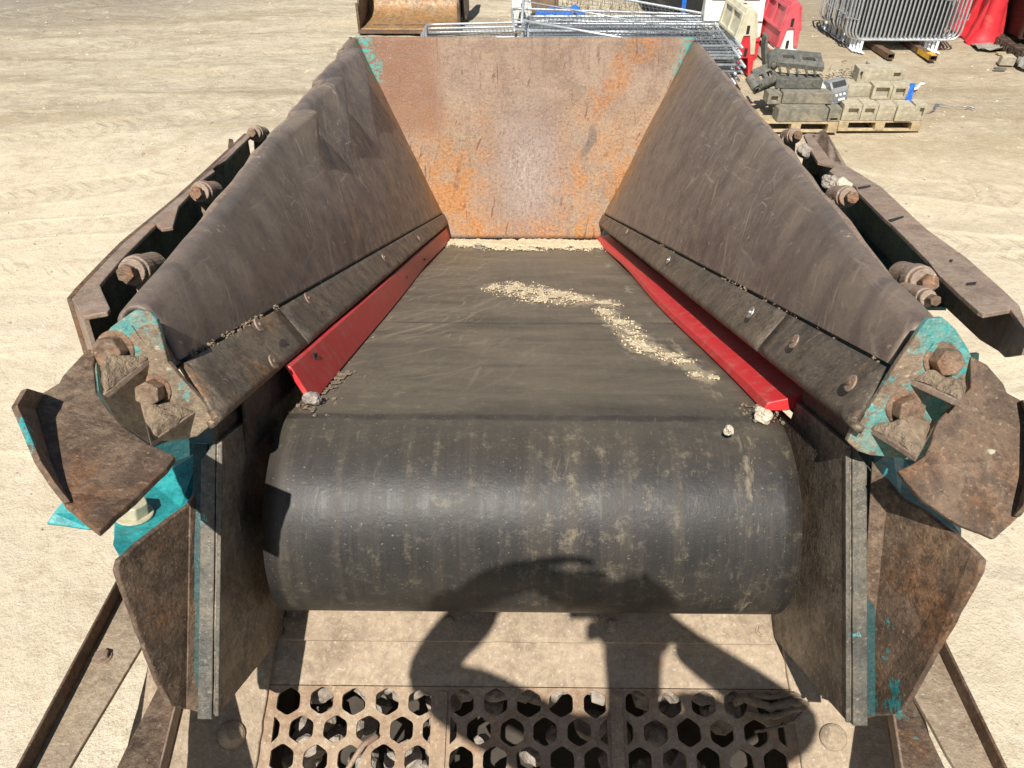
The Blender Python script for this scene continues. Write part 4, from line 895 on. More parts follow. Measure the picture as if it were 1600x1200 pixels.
sand_patch('sand', 'tan sand trail running down the right side of the belt', [bb(945, 488, .045, 3), bb(968, 503, .05, 2.6), bb(985, 520, .05, 2.2), bb(1000, 538, .045, 2), bb(1020, 547, .05, 1.5), bb(1045, 556, .045, 1.4), bb(1068, 565, .035, 1.2), bb(1090, 587, .03, 1.3), bb(1112, 590, .022, 1.2)], .003, 800, 2)
sand_patch('gravel_bed', 'bed of tan gravel at the low end of the belt by the back plate', [(x, 4.42 + .07 * math.sin(x * 9), .10, 4.4 + 1.0 * math.sin(x * 5 + 1)) for x in [-.57 + .0815 * i for i in range(15)]], .022, 1100, 3)
sand_patch('crumbs', 'dusty crumbs along the left edge of the belt beside the drum', [(-.55, .02 + .05 * i, .05, 1.2) for i in range(8)] + [(-.585, .5 + .1 * i, .03, 1.5) for i in range(5)], .004, 130, 4, 'dirt')
sand_patch('crumbs', 'dusty crumbs at the right edge of the belt below the red skirt', [(.575, -.03 + .03 * i, .035, 1.0) for i in range(4)], .004, 90, 5, 'dirt')
def stone(px, r, mat, label, plane=None, Z=None, sq=.8, seed=0):
    p = onp(*px, *plane) if plane else at(*px, Z); m = MB(); m.rock(Vector((0, 0, 0)), r, sq, seed, 3)
    o = m.build('stone', mat, smooth=False); o.location = p; o.rotation_euler = (.3 * seed, .2, seed); return tag(o, label, 'stone')
stone((1193, 648), .022, 'pale_stone', 'white chip of stone wedged at the near end of the right red skirt', (M(0, 0, .018), N_), seed=2)
stone((486, 622), .022, 'stone', 'dark grey stone wedged under the near end of the left red skirt', (M(0, 0, .02), N_), seed=3)
stone((1138, 672), .012, 'pale_stone', 'small tan pebble on the belt crest left of the white chip', (M(0, 0, .006), N_), seed=5)
stone((748, 385), .03, 'stone', 'flat brown stone on the gravel at the low end of the belt', (M(0, 0, .02), N_), sq=.5, seed=6)
nr, fr = WR[3], WR[2]; q0 = nr - Vector((0, 0, .06)); qn = (fr - nr).cross(Vector((1, 0, 0))).normalized(); qn = qn if qn.z > 0 else -qn
for px, r, mt, lb, sd in (((1258, 236), .035, 'stone', 'grey stone with white top beside the farthest right hinge pin', 1), ((1297, 284), .030, 'stone', 'round grey-green stone in the gap of the right hinge rail', 2), ((1313, 294), .036, 'pale_stone', 'cream stone just behind the middle right hinge pin', 4), ((1312, 313), .027, 'stone', 'small dark grey stone in front of the middle right hinge pin', 5)):
    stone(px, r, mt, lb, (q0, qn), seed=sd)
# rope and stick caught in the screen
m = MB(); pl = (TP + TN * .018, TN)
for pts, r in (([(1290, 1088), (1262, 1100), (1235, 1098), (1205, 1106), (1180, 1098), (1160, 1090), (1146, 1099)], .011), ([(1268, 1102), (1240, 1108), (1215, 1118), (1190, 1122), (1165, 1112)], .009), ([(1258, 1108), (1240, 1128), (1210, 1138), (1180, 1144)], .004), ([(1270, 1095), (1240, 1084), (1200, 1090), (1172, 1086)], .006)):
    P = [onp(x, y, *pl) + TN * .012 * noise.noise(Vector((x * .1, y * .1, 0))) for x, y in pts]
    Q = []
    for i in range(len(P) - 1):
        for k in range(5): Q.append(P[i].lerp(P[i + 1], k / 5) + Vector((.004 * noise.noise(P[i] * 60 + Vector((k, 0, 0))), .004 * noise.noise(P[i] * 50 + Vector((0, k, 0))), 0)))
    Q.append(P[-1]); m.tube(Q, [r * (1 + .3 * noise.noise(q * 70)) for q in Q], 8)
tag(m.build('rope', 'dirt', smooth=True), 'frayed mud caked rope end lying on the hexagonal screen', 'rope')
m = MB(); a, b, c = onp(586, 1152, *pl), onp(568, 1164, *pl), onp(535, 1215, *pl); m.tube([a - TN * .05, a + TN * .004, b + TN * .008, b.lerp(c, .5) + TN * .006, c + TN * .004], [.006, .008, .008, .007, .006], 8)
tag(m.build('stick', 'rim', smooth=True), 'rusty bent rod poking out of a hexagonal hole', 'rod')
# ------------------------------------------------------------------ the photographer and the phone the picture is taken with
def photographer():
    O = Vector((CX, 0, H))
    foot = O + Vector((-.03, -.46, -1.415 + .0)); foot.z = H - 1.413
    pr = thing('person', foot, 'person in dark jacket and grey trousers standing on the deck holding up a phone', 'person')
    def skin(name, mat, joints, links, sub=2):
        me = bpy.data.meshes.new(name); keys = list(joints); me.from_pydata([O + Vector(joints[k][0]) - foot for k in keys], [(keys.index(a), keys.index(b)) for a, b in links], [])
        o = bpy.data.objects.new(name, me); COL.objects.link(o); m = o.modifiers.new('skin', 'SKIN'); m.use_smooth_shade = True
        for i, k in enumerate(keys):
            sv = me.skin_vertices[0].data[i]; r = joints[k][1]; sv.radius = (r, r) if not isinstance(r, tuple) else r; sv.use_root = (i == 0)
        s = o.modifiers.new('sub', 'SUBSURF'); s.levels = s.render_levels = sub
        dg = bpy.context.evaluated_depsgraph_get(); me2 = bpy.data.meshes.new_from_object(o.evaluated_get(dg)); bpy.data.objects.remove(o)
        for p in me2.polygons: p.use_smooth = True
        me2.materials.clear(); me2.materials.append(MAT[mat]); q = bpy.data.objects.new(name, me2); COL.objects.link(q); q.parent = pr; return q
    J = {'pel': ((0.020, -.46, -.62), .14), 'chest': ((0.020, -.45, -.22), .16), 'neck0': ((0.010, -.41, .02), .09), 'neck1': ((0.000, -.37, 0.150), .075), 'jaw': ((-0.005, -.33, 0.250), .075), 'head': ((-0.010, -.345, 0.355), .098), 'crown': ((-0.010, -.36, 0.430), .06),
         'nose': ((-0.005, -.225, 0.295), .016),
         'ls': ((-0.180, -.43, -.04), .07), 'le': ((-0.520, -.17, -.10), .05), 'lw': ((-0.310, -.055, .130), .038), 'lp': ((-0.235, -.04, .145), .040),
         'rs': ((0.210, -.43, -.05), .07), 're': ((0.490, -.19, -.28), .05), 'rw': ((0.150, -.06, -.045), .032), 'rp': ((0.100, -.05, .0), .036),
         'lh': ((-0.080, -.46, -.70), .095), 'lk': ((-0.100, -.42, -1.02), .06), 'la': ((-0.100, -.47, -1.34), .045), 'lt': ((-0.110, -.33, -1.385), .035),
         'rh': ((0.120, -.46, -.70), .095), 'rk': ((0.140, -.42, -1.02), .06), 'ra': ((0.140, -.47, -1.34), .045), 'rt': ((0.150, -.33, -1.385), .035)}
    L = [('pel', 'chest'), ('chest', 'neck0'), ('neck0', 'neck1'), ('neck1', 'jaw'), ('jaw', 'head'), ('head', 'crown'), ('jaw', 'nose'), ('chest', 'ls'), ('ls', 'le'), ('le', 'lw'), ('lw', 'lp'), ('chest', 'rs'), ('rs', 're'), ('re', 'rw'), ('rw', 'rp'),
         ('pel', 'lh'), ('lh', 'lk'), ('lk', 'la'), ('la', 'lt'), ('pel', 'rh'), ('rh', 'rk'), ('rk', 'ra'), ('ra', 'rt')]
    def fingers(p, base, dirs):
        for i, seq in enumerate(dirs):
            prev = p
            for j, (q, r) in enumerate(seq): k = '%s%d_%d' % (base, i, j); J[k] = (q, r); L.append((prev, k)); prev = k
    fingers('lp', 'lf', [[((-0.175, -.035, .180), .012), ((-0.115, -.02, .175), .010), ((-0.060, -.014, .150), .008)], [((-0.135, -.03, .125), .011), ((-0.075, -.018, .115), .009), ((-0.025, -.012, .10), .008)], [((-0.135, -.03, .10), .011), ((-0.075, -.018, .085), .009), ((-0.030, -.012, .07), .008)], [((-0.145, -.03, .075), .010), ((-0.090, -.02, .055), .008), ((-0.040, -.014, .045), .007)], [((-0.175, -.06, .10), .012), ((-0.115, -.075, .08), .011), ((-0.045, -.06, .05), .010)]])
    fingers('rp', 'rf', [[((0.095, -.045, .06), .011), ((0.075, -.035, .10), .009), ((0.050, -.03, .135), .008)], [((0.090, -.03, .045), .011), ((0.080, -.022, .05), .009), ((0.060, -.018, .06), .008)], [((0.105, -.03, .02), .011), ((0.085, -.022, .02), .009), ((0.070, -.02, .025), .008)], [((0.105, -.04, -.02), .010), ((0.085, -.03, -.025), .008), ((0.070, -.025, -.02), .007)], [((0.080, -.08, -.01), .012), ((0.050, -.085, .01), .011), ((0.020, -.075, .03), .010)]])
    skin('body', 'skin', J, L)
    grow = lambda ks, d: {k: (J[k][0], J[k][1] + d) for k in ks}
    jk = grow(['pel', 'chest', 'neck0', 'ls', 'le', 'lw', 'rs', 're', 'rw'], .022); jk['chest'] = (J['chest'][0], .20); jk['pel'] = (J['pel'][0], .185); jk['le'] = (J['le'][0], .092); jk['re'] = (J['re'][0], .075); jk['rs'] = (J['rs'][0], .10); jk['ls'] = (J['ls'][0], .10); jk['lw'] = ((-.345, -.06, .095), .062); jk['rw'] = ((.165, -.075, -.075), .046)
    skin('jacket', 'jacket', jk, [('pel', 'chest'), ('chest', 'neck0'), ('chest', 'ls'), ('ls', 'le'), ('le', 'lw'), ('chest', 'rs'), ('rs', 're'), ('re', 'rw')])
    tk = grow(['pel', 'lh', 'lk', 'la', 'rh', 'rk', 'ra'], .018); skin('trousers', 'trousers', tk, [('pel', 'lh'), ('lh', 'lk'), ('lk', 'la'), ('pel', 'rh'), ('rh', 'rk'), ('rk', 'ra')])
    for s in ('l', 'r'):
        m = MB(); a = O + Vector(J[s + 'a'][0]); a.z = foot.z; m.rock(a + Vector((0, .06, .045)), .085, .55, 1, 3); m.build('boot', 'black', pr, smooth=True)
    m = MB(); c = O + Vector((-.01, -.355, .385)); n = 18
    vs = [c + Vector((.108 * math.cos(t) * math.cos(f), .118 * math.sin(t) * math.cos(f), .10 * math.sin(f))) for f in [R(-12 + 17 * j) for j in range(6)] for t in [2 * math.pi * i / n for i in range(n)]] + [c + Vector((0, 0, .10))]
    m.add(vs, [(j * n + i, j * n + (i + 1) % n, (j + 1) * n + (i + 1) % n, (j + 1) * n + i) for j in range(5) for i in range(n)] + [(5 * n + i, 5 * n + (i + 1) % n, 6 * n) for i in range(n)])
    m.build('hair', 'hair', pr, smooth=True)
    for e in (-.034, .034):
        m = MB(); m.rock(O + Vector((-.01 + e, -.252, .345)), .013, 1, 1, 2); m.build('eye', 'black', pr, smooth=True)
        m = MB(); m.rock(O + Vector((-.01 + e * 2.95, -.345, .335)), .026, 1.3, 2, 2); m.build('ear', 'skin', pr, smooth=True)
    m = MB(); m.box(O + Vector((-.007, -.256, .245)), (.045, .012, .008)); m.build('mouth', 'plastic_pink', pr)
    rot = camo.rotation_euler.to_matrix(); m = MB(); m.box((-.03, -.006, .007), (.19, .095, .008)); ph = m.build('phone', 'black', bevel=.003); ph.location = O; ph.rotation_euler = camo.rotation_euler
    tag(ph, 'black phone held up in landscape by the person on the deck', 'phone')
photographer()

# ------------------------------------------------------------------ things about the yard
def zrot(o, a): o.rotation_euler = (0, 0, a)
def loader_bucket():
    b = thing('loader_bucket', (-2.25, 16.42, 0), 'big rusty loader bucket resting open on the yard behind the hopper', 'loader bucket')
    wd = 1.93; P = [(0, .03), (.45, .035), (.85, .07), (1.1, .22), (1.22, .48), (1.2, .8), (1.05, 1.08), (.8, 1.25)]
    def at_(x, y, z): return Vector((-2.25 + x, 16.42 + y, z))
    m = MB(); n = 14; F = []
    for i in range(len(P) - 1):
        for k in range(4):
            t = k / 4; p0, p1, p2, p3 = P[max(i - 1, 0)], P[i], P[i + 1], P[min(i + 2, len(P) - 1)]
            F.append(tuple(.5 * ((2 * p1[c]) + (-p0[c] + p2[c]) * t + (2 * p0[c] - 5 * p1[c] + 4 * p2[c] - p3[c]) * t * t + (-p0[c] + 3 * p1[c] - 3 * p2[c] + p3[c]) * t ** 3) for c in (0, 1)))
    F.append(P[-1])
    for (y, z) in F:
        for i in range(n + 1): m.v.append(at_(-wd / 2 + wd * i / n, y, z + .012 * noise.noise(Vector((i * .6, y * 4, 0))))); m.uv.append((0, 0))
    k = n + 1; m.f += [(j * k + i, j * k + i + 1, (j + 1) * k + i + 1, (j + 1) * k + i) for j in range(len(F) - 1) for i in range(n)]
    m.build('shell', 'bucket', b, smooth=True, solid=.03)
    m = MB(); m.box(at_(0, -.06, .03), (2.0, .24, .035)); m.build('cutting_edge', 'rust', b, bevel=.006)
    m = MB(); m.box(at_(0, .30, .052), (1.9, .10, .02)); m.build('wear_bar', 'rust', b, bevel=.004)
    for s in (-1, 1):
        m = MB(); m.prism([at_(s * (wd / 2 + .002), *p) for p in P] + [at_(s * (wd / 2 + .002), .42, 1.0), at_(s * (wd / 2 + .002), .10, .5)], (.035 * s, 0, 0)); m.build('side_cheek', 'bucket_dark', b, bevel=.005)
        m = MB(); m.box(at_(s * (wd / 2 + .03), .0, .28), (.05, .06, .5)); m.build('side_cutter', 'rust', b, bevel=.005)
        m = MB(); m.prism([at_(s * .45, 1.15, .3), at_(s * .45, 1.9, .7), at_(s * .45, 2.6, 1.6), at_(s * .45, 2.5, 1.8), at_(s * .45, 1.7, .95), at_(s * .45, 1.15, .75)], (.14, 0, 0)); m.build('lift_arm', 'bucket_dark', b, bevel=.008)
    m = MB(); m.prism([at_(wd / 2 + .06, .55, .10), at_(wd / 2 + .06, 1.4, .10), at_(wd / 2 + .06, 1.5, 1.3), at_(wd / 2 + .06, .75, 1.25)], (.10, 0, 0)); m.build('back_frame', 'bucket_dark', b, bevel=.01)
loader_bucket()

def fence_panels():
    grp = 'mesh fence panels stacked flat'
    p = thing('mesh_fence', (0, 0, 0), '', 'fence', grp)
    L, W, r = 3.45, 2.0, .15
    pts = []
    for cx, cy, a0 in ((L / 2 - r, W / 2 - r, 0), (-L / 2 + r, W / 2 - r, 90)): pts += [(cx + r * math.cos(R(a0 + q * 15)), cy + r * math.sin(R(a0 + q * 15)), 0) for q in range(7)]
    pts += [(-L / 2, -W / 2, 0)]; pts = [(L / 2, -W / 2, 0)] + pts
    m = MB(); m.tube(pts, .024, 8); m.tube([(-L / 2, -W / 2 + .12, 0), (L / 2, -W / 2 + .12, 0)], .022, 8); m.tube([(-L / 2, 0, 0), (L / 2, 0, 0)], .012, 6); m.build('frame', 'galv', p, smooth=True)
    m = MB()
    for i in range(1, 46): x = -L / 2 + L * i / 46; m.tube([(x, -W / 2 + .12, .004), (x, W / 2, .004)], .003, 4, cap=False)
    for i in range(1, 10): y = -W / 2 + .12 + (W - .12) * i / 10; m.tube([(-L / 2, y, -.004), (L / 2, y, -.004)], .003, 4, cap=False)
    m.build('mesh_infill', 'galv_dark', p)
    spec = []
    for i in range(15): spec.append(((1.78 + .06 * math.sin(i * 2.3), 14.1 + .30 * math.cos(i * 1.7), 0.08 + .037 * i), (0, 0, R(.8 * math.sin(i * 1.9))), 'galvanised mesh fence panel lying in the flat stack behind the hopper'))
    for i in range(3): spec.append(((-.17 + .05 * i, 15.2 + .08 * i, .08 + .06 * i), (0, 0, R(4 + i)), 'galvanised mesh fence panel lying flat to the left of the main stack'))
    spec.append(((1.72, 14.25, .78), (R(6), R(9), R(-1)), 'mesh fence panel tipped up at its left end on top of the stack'))
    spec.append(((1.55, 15.1, .52), (R(-3), R(2), R(2)), 'mesh fence panel pushed back, uppermost at the rear of the stack'))
    first = True
    for loc, rot, lab in spec:
        o = p if first else copy_tree(p); first = False; o.location = loc; o.rotation_euler = rot; o['label'] = lab
    # black clamp feet in a heap at the right end of the stack
    for i, (x, y) in enumerate(((1104, 76), (1112, 92), (1118, 101), (1122, 60))):
        c = gnd(x, y); m = MB(); m.box((0, 0, .07), (.62, .22, .13)); m.cyl((-.2, 0, .134), (0, 0, 1), .03, .02, 12); m.cyl((.2, 0, .134), (0, 0, 1), .03, .02, 12)
        if i == 3: continue
        o = m.build('fence_foot', 'black', bevel=.02); o.location = c; zrot(o, .5 * i + .3)
        tag(o, ('black fence foot nearest the stacked fence panels', 'black fence foot lying between two others by the hopper rim', 'black fence foot closest to the red and cream barrier')[i], 'fence foot', 'fence feet')
fence_panels()

def plastic_barrier(col, loc, rz, label, group='plastic barriers', L=1.0, Hh=.72, z=0.0):
    b = thing('plastic_barrier', (0, 0, 0), label, 'barrier', group)
    prof = [(-.19, 0), (-.115, 0), (-.055, .30), (.055, .30), (.115, 0), (.19, 0), (.165, .26), (.085, Hh - .06), (.06, Hh), (-.06, Hh), (-.085, Hh - .06), (-.165, .26)]
    m = MB(); m.prism([(x, 0, zz) for x, zz in prof], (0, L, 0)); m.build('body', col, b, bevel=.012)
    for s in (-1, 1):      # raised frame round the side panels
        lo = lambda t, y: Vector((s * (.168 + (.088 - .168) * t), y, .25 + (Hh - .06 - .25) * t)); nrm = Vector((s * .95, 0, .2))
        for nm, q in (('side_frame', [(0.02, .01, .13, .99)]), ('side_frame', [(.86, .01, .98, .99)]), ('side_frame', [(.1, .01, .9, .10)]), ('side_frame', [(.1, .46, .9, .54)]), ('side_frame', [(.1, .90, .9, .99)])):
            t0, y0, t1, y1 = q[0]; m = MB(); m.prism([lo(t0, y0 * L), lo(t0, y1 * L), lo(t1, y1 * L), lo(t1, y0 * L)], nrm * .035); m.build(nm, col, b, bevel=.006)
    m = MB(); m.box((0, -.002, .40), (.05, .008, .13)); m.build('slot', 'black', b)
    m = MB(); m.cyl((0, .35 * L, Hh - .002), (0, 0, 1), .032, .006, 14); m.cyl((0, .7 * L, Hh - .002), (0, 0, 1), .032, .006, 14); m.build('filler_hole', 'black', b)
    b.location = (loc.x, loc.y, z); zrot(b, rz); return b
A = gnd(1158, 120)
plastic_barrier('plastic_red', A, R(3), 'red plastic barrier underneath the dirty cream one, its open end facing the hopper')
plastic_barrier('plastic_cream', A + Vector((-.03, -.02, 0)), R(5), 'dirty cream plastic barrier stacked on the red barrier by the hopper rim', z=.36)
B_ = gnd(1222, 107)
plastic_barrier('plastic_white', B_, R(4), 'white plastic barrier underneath the faded pink one beside the dark castings')
plastic_barrier('plastic_pink', B_ + Vector((0, -.03, 0)), R(5), 'faded pink plastic barrier stacked on a white one', z=.36)
D_ = gnd(1180, 84)
plastic_barrier('plastic_red', D_, R(88), 'red plastic barrier lying side on behind the cream one', L=1.05)
plastic_barrier('plastic_white', D_ + Vector((-.02, 0, 0)), R(89), 'clean white plastic barrier stacked on the side-on red barrier', L=1.05, z=.34)
plastic_barrier('plastic_white', gnd(816, 44), R(2), 'white plastic barrier standing end on behind the tipped fence panel', Hh=.9)

def crowd_barriers():
    grp = 'steel crowd barriers standing in a row'
    x0, x1 = gnd(1323, 58, .2).x, gnd(1484, 58, .2).x; y0 = gnd(1330, 80).y; wd = x1 - x0; hw = wd / 2
    b = thing('crowd_barrier', (0, 0, 0), '', 'crowd barrier', grp)
    r = .17; z0, z1 = .20, 1.12; pts = []
    for cx, cz, a0 in ((hw - r, z1 - r, 0), (-hw + r, z1 - r, 90), (-hw + r, z0 + r, 180), (hw - r, z0 + r, 270)): pts += [(cx + r * math.cos(R(a0 + q * 15)), 0, cz + r * math.sin(R(a0 + q * 15))) for q in range(7)]
    m = MB(); m.tube(pts, .019, 8, closed=True); m.build('frame', 'galv', b, smooth=True)
    m = MB(); nb = 23
    for i in range(1, nb): x = -hw + .06 + (wd - .12) * i / nb; m.tube([(x, 0, z0), (x, 0, z1)], .011, 6, cap=False)
    m.build('bars', 'galv', b, smooth=True)
    for x in (-hw + .17, hw - .36):
        m = MB(); m.box((x, 0, .105), (.05, .012, .21)); m.box((x, 0, .008), (.05, .34, .014)); m.build('foot', 'white_foot', b, bevel=.002)
    for s in (-1, 1):
        m = MB(); m.tube([(s * (hw + .0), 0, .55), (s * (hw + .05), 0, .55), (s * (hw + .05), 0, .65)], .008, 6); m.build('hook', 'galv', b)
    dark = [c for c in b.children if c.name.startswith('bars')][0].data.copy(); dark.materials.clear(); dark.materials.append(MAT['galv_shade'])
    ords = ['front', 'second', 'third', 'fourth', 'fifth', 'sixth', 'seventh', 'eighth', 'ninth', 'tenth', 'eleventh', 'twelfth', 'thirteenth', 'fourteenth', 'fifteenth', 'sixteenth', 'seventeenth', 'rearmost']
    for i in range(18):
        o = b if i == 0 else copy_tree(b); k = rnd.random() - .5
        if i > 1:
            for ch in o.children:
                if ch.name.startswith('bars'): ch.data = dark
        o.location = ((x0 + x1) / 2 + (-.045 * i + .07 if i < 4 else -.006 * i + .08 * k), y0 + (.05 * i if i < 4 else .15 + .095 * (i - 3)), 0); zrot(o, R(1.0 * k - .2 * i * .1))
        o['label'] = 'front steel crowd barrier of the row, its bars facing the hopper' if i == 0 else ('rearmost steel crowd barrier of the row, farthest from the hopper' if i == 17 else '%s steel crowd barrier counted back from the front of the row' % ords[i])
    t = MB(); o = t.box((0, .004, 0), (.14, .003, .10)).build('tag_plate', 'galv_dark'); o.location = ((x0 + x1) / 2 + .62, y0 - .024, .92); o.rotation_euler = (0, R(8), 0); tag(o, 'small grey tag plate wired to the upper right bars of the front crowd barrier', 'tag')
    for i, (a, bq, lab, mat) in enumerate((((1391, 93), (1340, 60), 'plain rusty steel box section lying under the crowd barriers', 'rust'), ((1457, 96), (1400, 60), 'rusty steel box section with yellow paint lying under the crowd barriers', 'rust'))):
        P, Q = gnd(*a), gnd(*bq); d = (Q - P); Ln = 2.3; d.normalize(); ang = math.atan2(d.y, d.x) - math.pi / 2
        t = thing('box_section', (P.x, P.y, 0), lab, 'steel tube'); m = MB(); W, Hh, th = .13, .10, .010
        def pt(x, y, z): return Vector((P.x + x, P.y + y, z))
        sec = [(-W / 2, .004), (W / 2, .004), (W / 2, Hh), (-W / 2, Hh)]; si = [(-W / 2 + th, .004 + th), (W / 2 - th, .004 + th), (W / 2 - th, Hh - th), (-W / 2 + th, Hh - th)]
        vs = [pt(x, 0, z) for x, z in sec] + [pt(x, 0, z) for x, z in si] + [pt(x, Ln, z) for x, z in sec] + [pt(x, Ln, z) for x, z in si]
        fs = []
        for j in range(4):
            j2 = (j + 1) % 4; fs += [(j, j2, 8 + j2, 8 + j), (4 + j, 4 + j2, 12 + j2, 12 + j), (j, j2, 4 + j2, 4 + j), (8 + j, 8 + j2, 12 + j2, 12 + j)]
        m.add(vs, fs); m.build('wall', mat, t); zrot(t, ang)
        if i: m = MB(); m.box(pt(-W / 2 - .002, .26, Hh / 2 + .004), (.004, .44, Hh * .85)); m.box(pt(0, .10, Hh + .002), (W * .9, .2, .004)); m.build('paint_patch', 'yellow', t)
crowd_barriers()

def pallet(loc, rz, label):
    p = thing('pallet', (loc.x, loc.y, 0), label, 'pallet'); at_ = lambda x, y, z: Vector((loc.x + x, loc.y + y, z))
    for i in range(5): m = MB(); m.box(at_(0, .07 + i * .165, .133), (1.2, .125, .022)); m.build('deck_board', 'wood', p, bevel=.003)
    for x in (-.53, 0, .53):
        m = MB(); m.box(at_(x, .4, .111), (.14, .79, .021)); m.build('stringer', 'wood', p, bevel=.002); m = MB(); m.box(at_(x, .4, .011), (.14, .80, .021)); m.build('skid', 'wood', p, bevel=.002)
        for y in (.075, .4, .725): m = MB(); m.box(at_(x, y, .061), (.14, .14, .079)); m.build('block', 'wood', p, bevel=.003)
    m = MB(); m.box(at_(0, .045, .011), (.92, .09, .019)); m.build('skid', 'wood', p, bevel=.002)
    zrot(p, rz); return p
PA = (gnd(1308, 205) + gnd(1437, 205)) / 2; PB = PA + Vector((-1.235, -.06, 0))
pallet(PA, R(.4), 'wooden pallet on the right, loaded with pale recessed blocks'); pallet(PB, R(-.6), 'wooden pallet on the left, loaded with dark rubber and castings, partly behind the hopper')
def block(c, d, label, recess=None, mat='block', name='concrete_block', rz=0.0, cat='block', group='blocks on the pallets', notch=False):
    w, dp, h = d; m = MB(); f = -dp / 2
    if recess:
        a, b, e, g_ = recess      # fractions of the front face: x0, x1, z0, z1
        X = [-w / 2, -w / 2 + w * a, -w / 2 + w * b, w / 2]; Z = [0, h * e, h * g_, h]
        vs = [Vector((x, f, z)) for z in Z for x in X]; q = len(vs); vs += [Vector((x, f + .05, z)) for z in Z for x in X]; fs = []
        for j in range(3):
            for i in range(3):
                if i == 1 and j == 1: fs.append((q + j * 4 + i, q + j * 4 + i + 1, q + (j + 1) * 4 + i + 1, q + (j + 1) * 4 + i))
                else: fs.append((j * 4 + i, j * 4 + i + 1, (j + 1) * 4 + i + 1, (j + 1) * 4 + i))
        for (i, j), (k, l) in (((1, 1), (2, 1)), ((2, 1), (2, 2)), ((2, 2), (1, 2)), ((1, 2), (1, 1))): fs.append((j * 4 + i, l * 4 + k, q + l * 4 + k, q + j * 4 + i))
        bk = len(vs); vs += [Vector((x, -f, z)) for z in (0, h) for x in (-w / 2, w / 2)]
        fs += [(bk, bk + 1, bk + 3, bk + 2), (0, 1, 2, 3, bk + 1, bk), (12, 13, 14, 15, bk + 3, bk + 2), (0, 4, 8, 12, bk + 2, bk), (3, 7, 11, 15, bk + 3, bk + 1)]
        m.add(vs, fs); o = m.build(name, mat, bevel=.005)
    else:
        m.prism([(-w / 2, f, 0), (w / 2, f, 0), (w / 2, f, h * .9), (w / 2 - h * .1, f, h), (-w / 2 + h * .1, f, h), (-w / 2, f, h * .9)], (0, dp, 0)); o = m.build(name, mat, bevel=.008)
    o.location = c; zrot(o, rz); return tag(o, label, cat, group)
z0 = .148; ax = PA.x - .6; ay = PA.y
for x, w_, lab, rc in ((.02, .26, 'pale block with a wide slot, leftmost in the bottom row on the right pallet', (.3, .85, .4, .75)), (.29, .22, 'pale slotted block second from the left in the bottom row, right pallet', (.2, .8, .4, .75)), (.52, .25, 'plain grey block in the middle of the bottom row on the right pallet', None), (.78, .25, 'rough pale block pulled forward in the bottom row on the right pallet', None), (1.04, .17, 'narrow pale block with an upright slot at the right end of the right pallet', (.45, .8, .25, .8))):
    block(Vector((ax + x + w_ / 2, ay + .15 - (.03 if 'pulled' in lab else 0), z0)), (w_, .27, .23), lab, rc, rz=R(rnd.uniform(-2, 2)))
for x, y, w_, lab, rc, dz, h in ((.14, .36, .34, 'broken L shaped pale block at the left of the second layer, right pallet', None, .235, .17), (.46, .24, .27, 'square pale block with a shallow panel in the second layer on the right pallet', (.15, .85, .15, .85), .235, .20), (.75, .26, .22, 'square pale block next to the blue scrap on the right pallet', (.2, .8, .2, .8), .235, .19), (.28, .46, .50, 'long pale block lying on top of the pile on the right pallet', (.05, .12, .2, .8), .405, .19), (.70, .50, .26, 'short pale block on top, right of the long one on the right pallet', (.25, .75, .3, .7), .43, .15), (.98, .48, .22, 'pale block at the back right corner of the right pallet', None, .235, .13), (.52, .66, .3, 'rough pale block with raised studs at the back of the right pallet', None, .43, .17)):
    block(Vector((ax + x + w_ / 2, ay + y + .1, z0 + dz)), (w_, .26, h), lab, rc, rz=R(rnd.uniform(-4, 4)))
bx, by = PB.x - .6, PB.y
for x, y, w_, dp, h, dz, lab, mt, rc in ((.30, .14, .72, .25, .20, 0, 'long grey rubber block with yellow chalk mark, bottom of the left pallet', 'block_dark', None), (1.04, .14, .17, .25, .19, 0, 'small grey rubber block at the right end of the left pallet', 'block_dark', (.2, .8, .1, .3)), (.38, .30, .72, .25, .155, .205, 'long dusty rubber block in the second layer of the left pallet', 'block_dark', None), (.16, .28, .19, .25, .15, .205, 'small dark block with a square window in the second layer of the left pallet', 'block_dark', (.25, .75, .25, .75)), (.30, .46, .66, .24, .14, .365, 'dark grey rubber block in the third layer of the left pallet', 'track', None)):
    o = block(Vector((bx + x + w_ / 2, by + y, z0 + dz)), (w_, dp, h), lab, rc, mt, 'rubber_block', R(rnd.uniform(-2, 2)))
    if 'chalk' in lab:
        m = MB(); P = [Vector((-.27 + .03 * math.cos(t), -.128, .12 + .028 * math.sin(t))) for t in [.3 + i * .5 for i in range(10)]] + [Vector((-.22, -.128, .10)), Vector((-.20, -.128, .14))]; m.tube(P, .006, 5); m.build('chalk_mark', 'yellow', o)
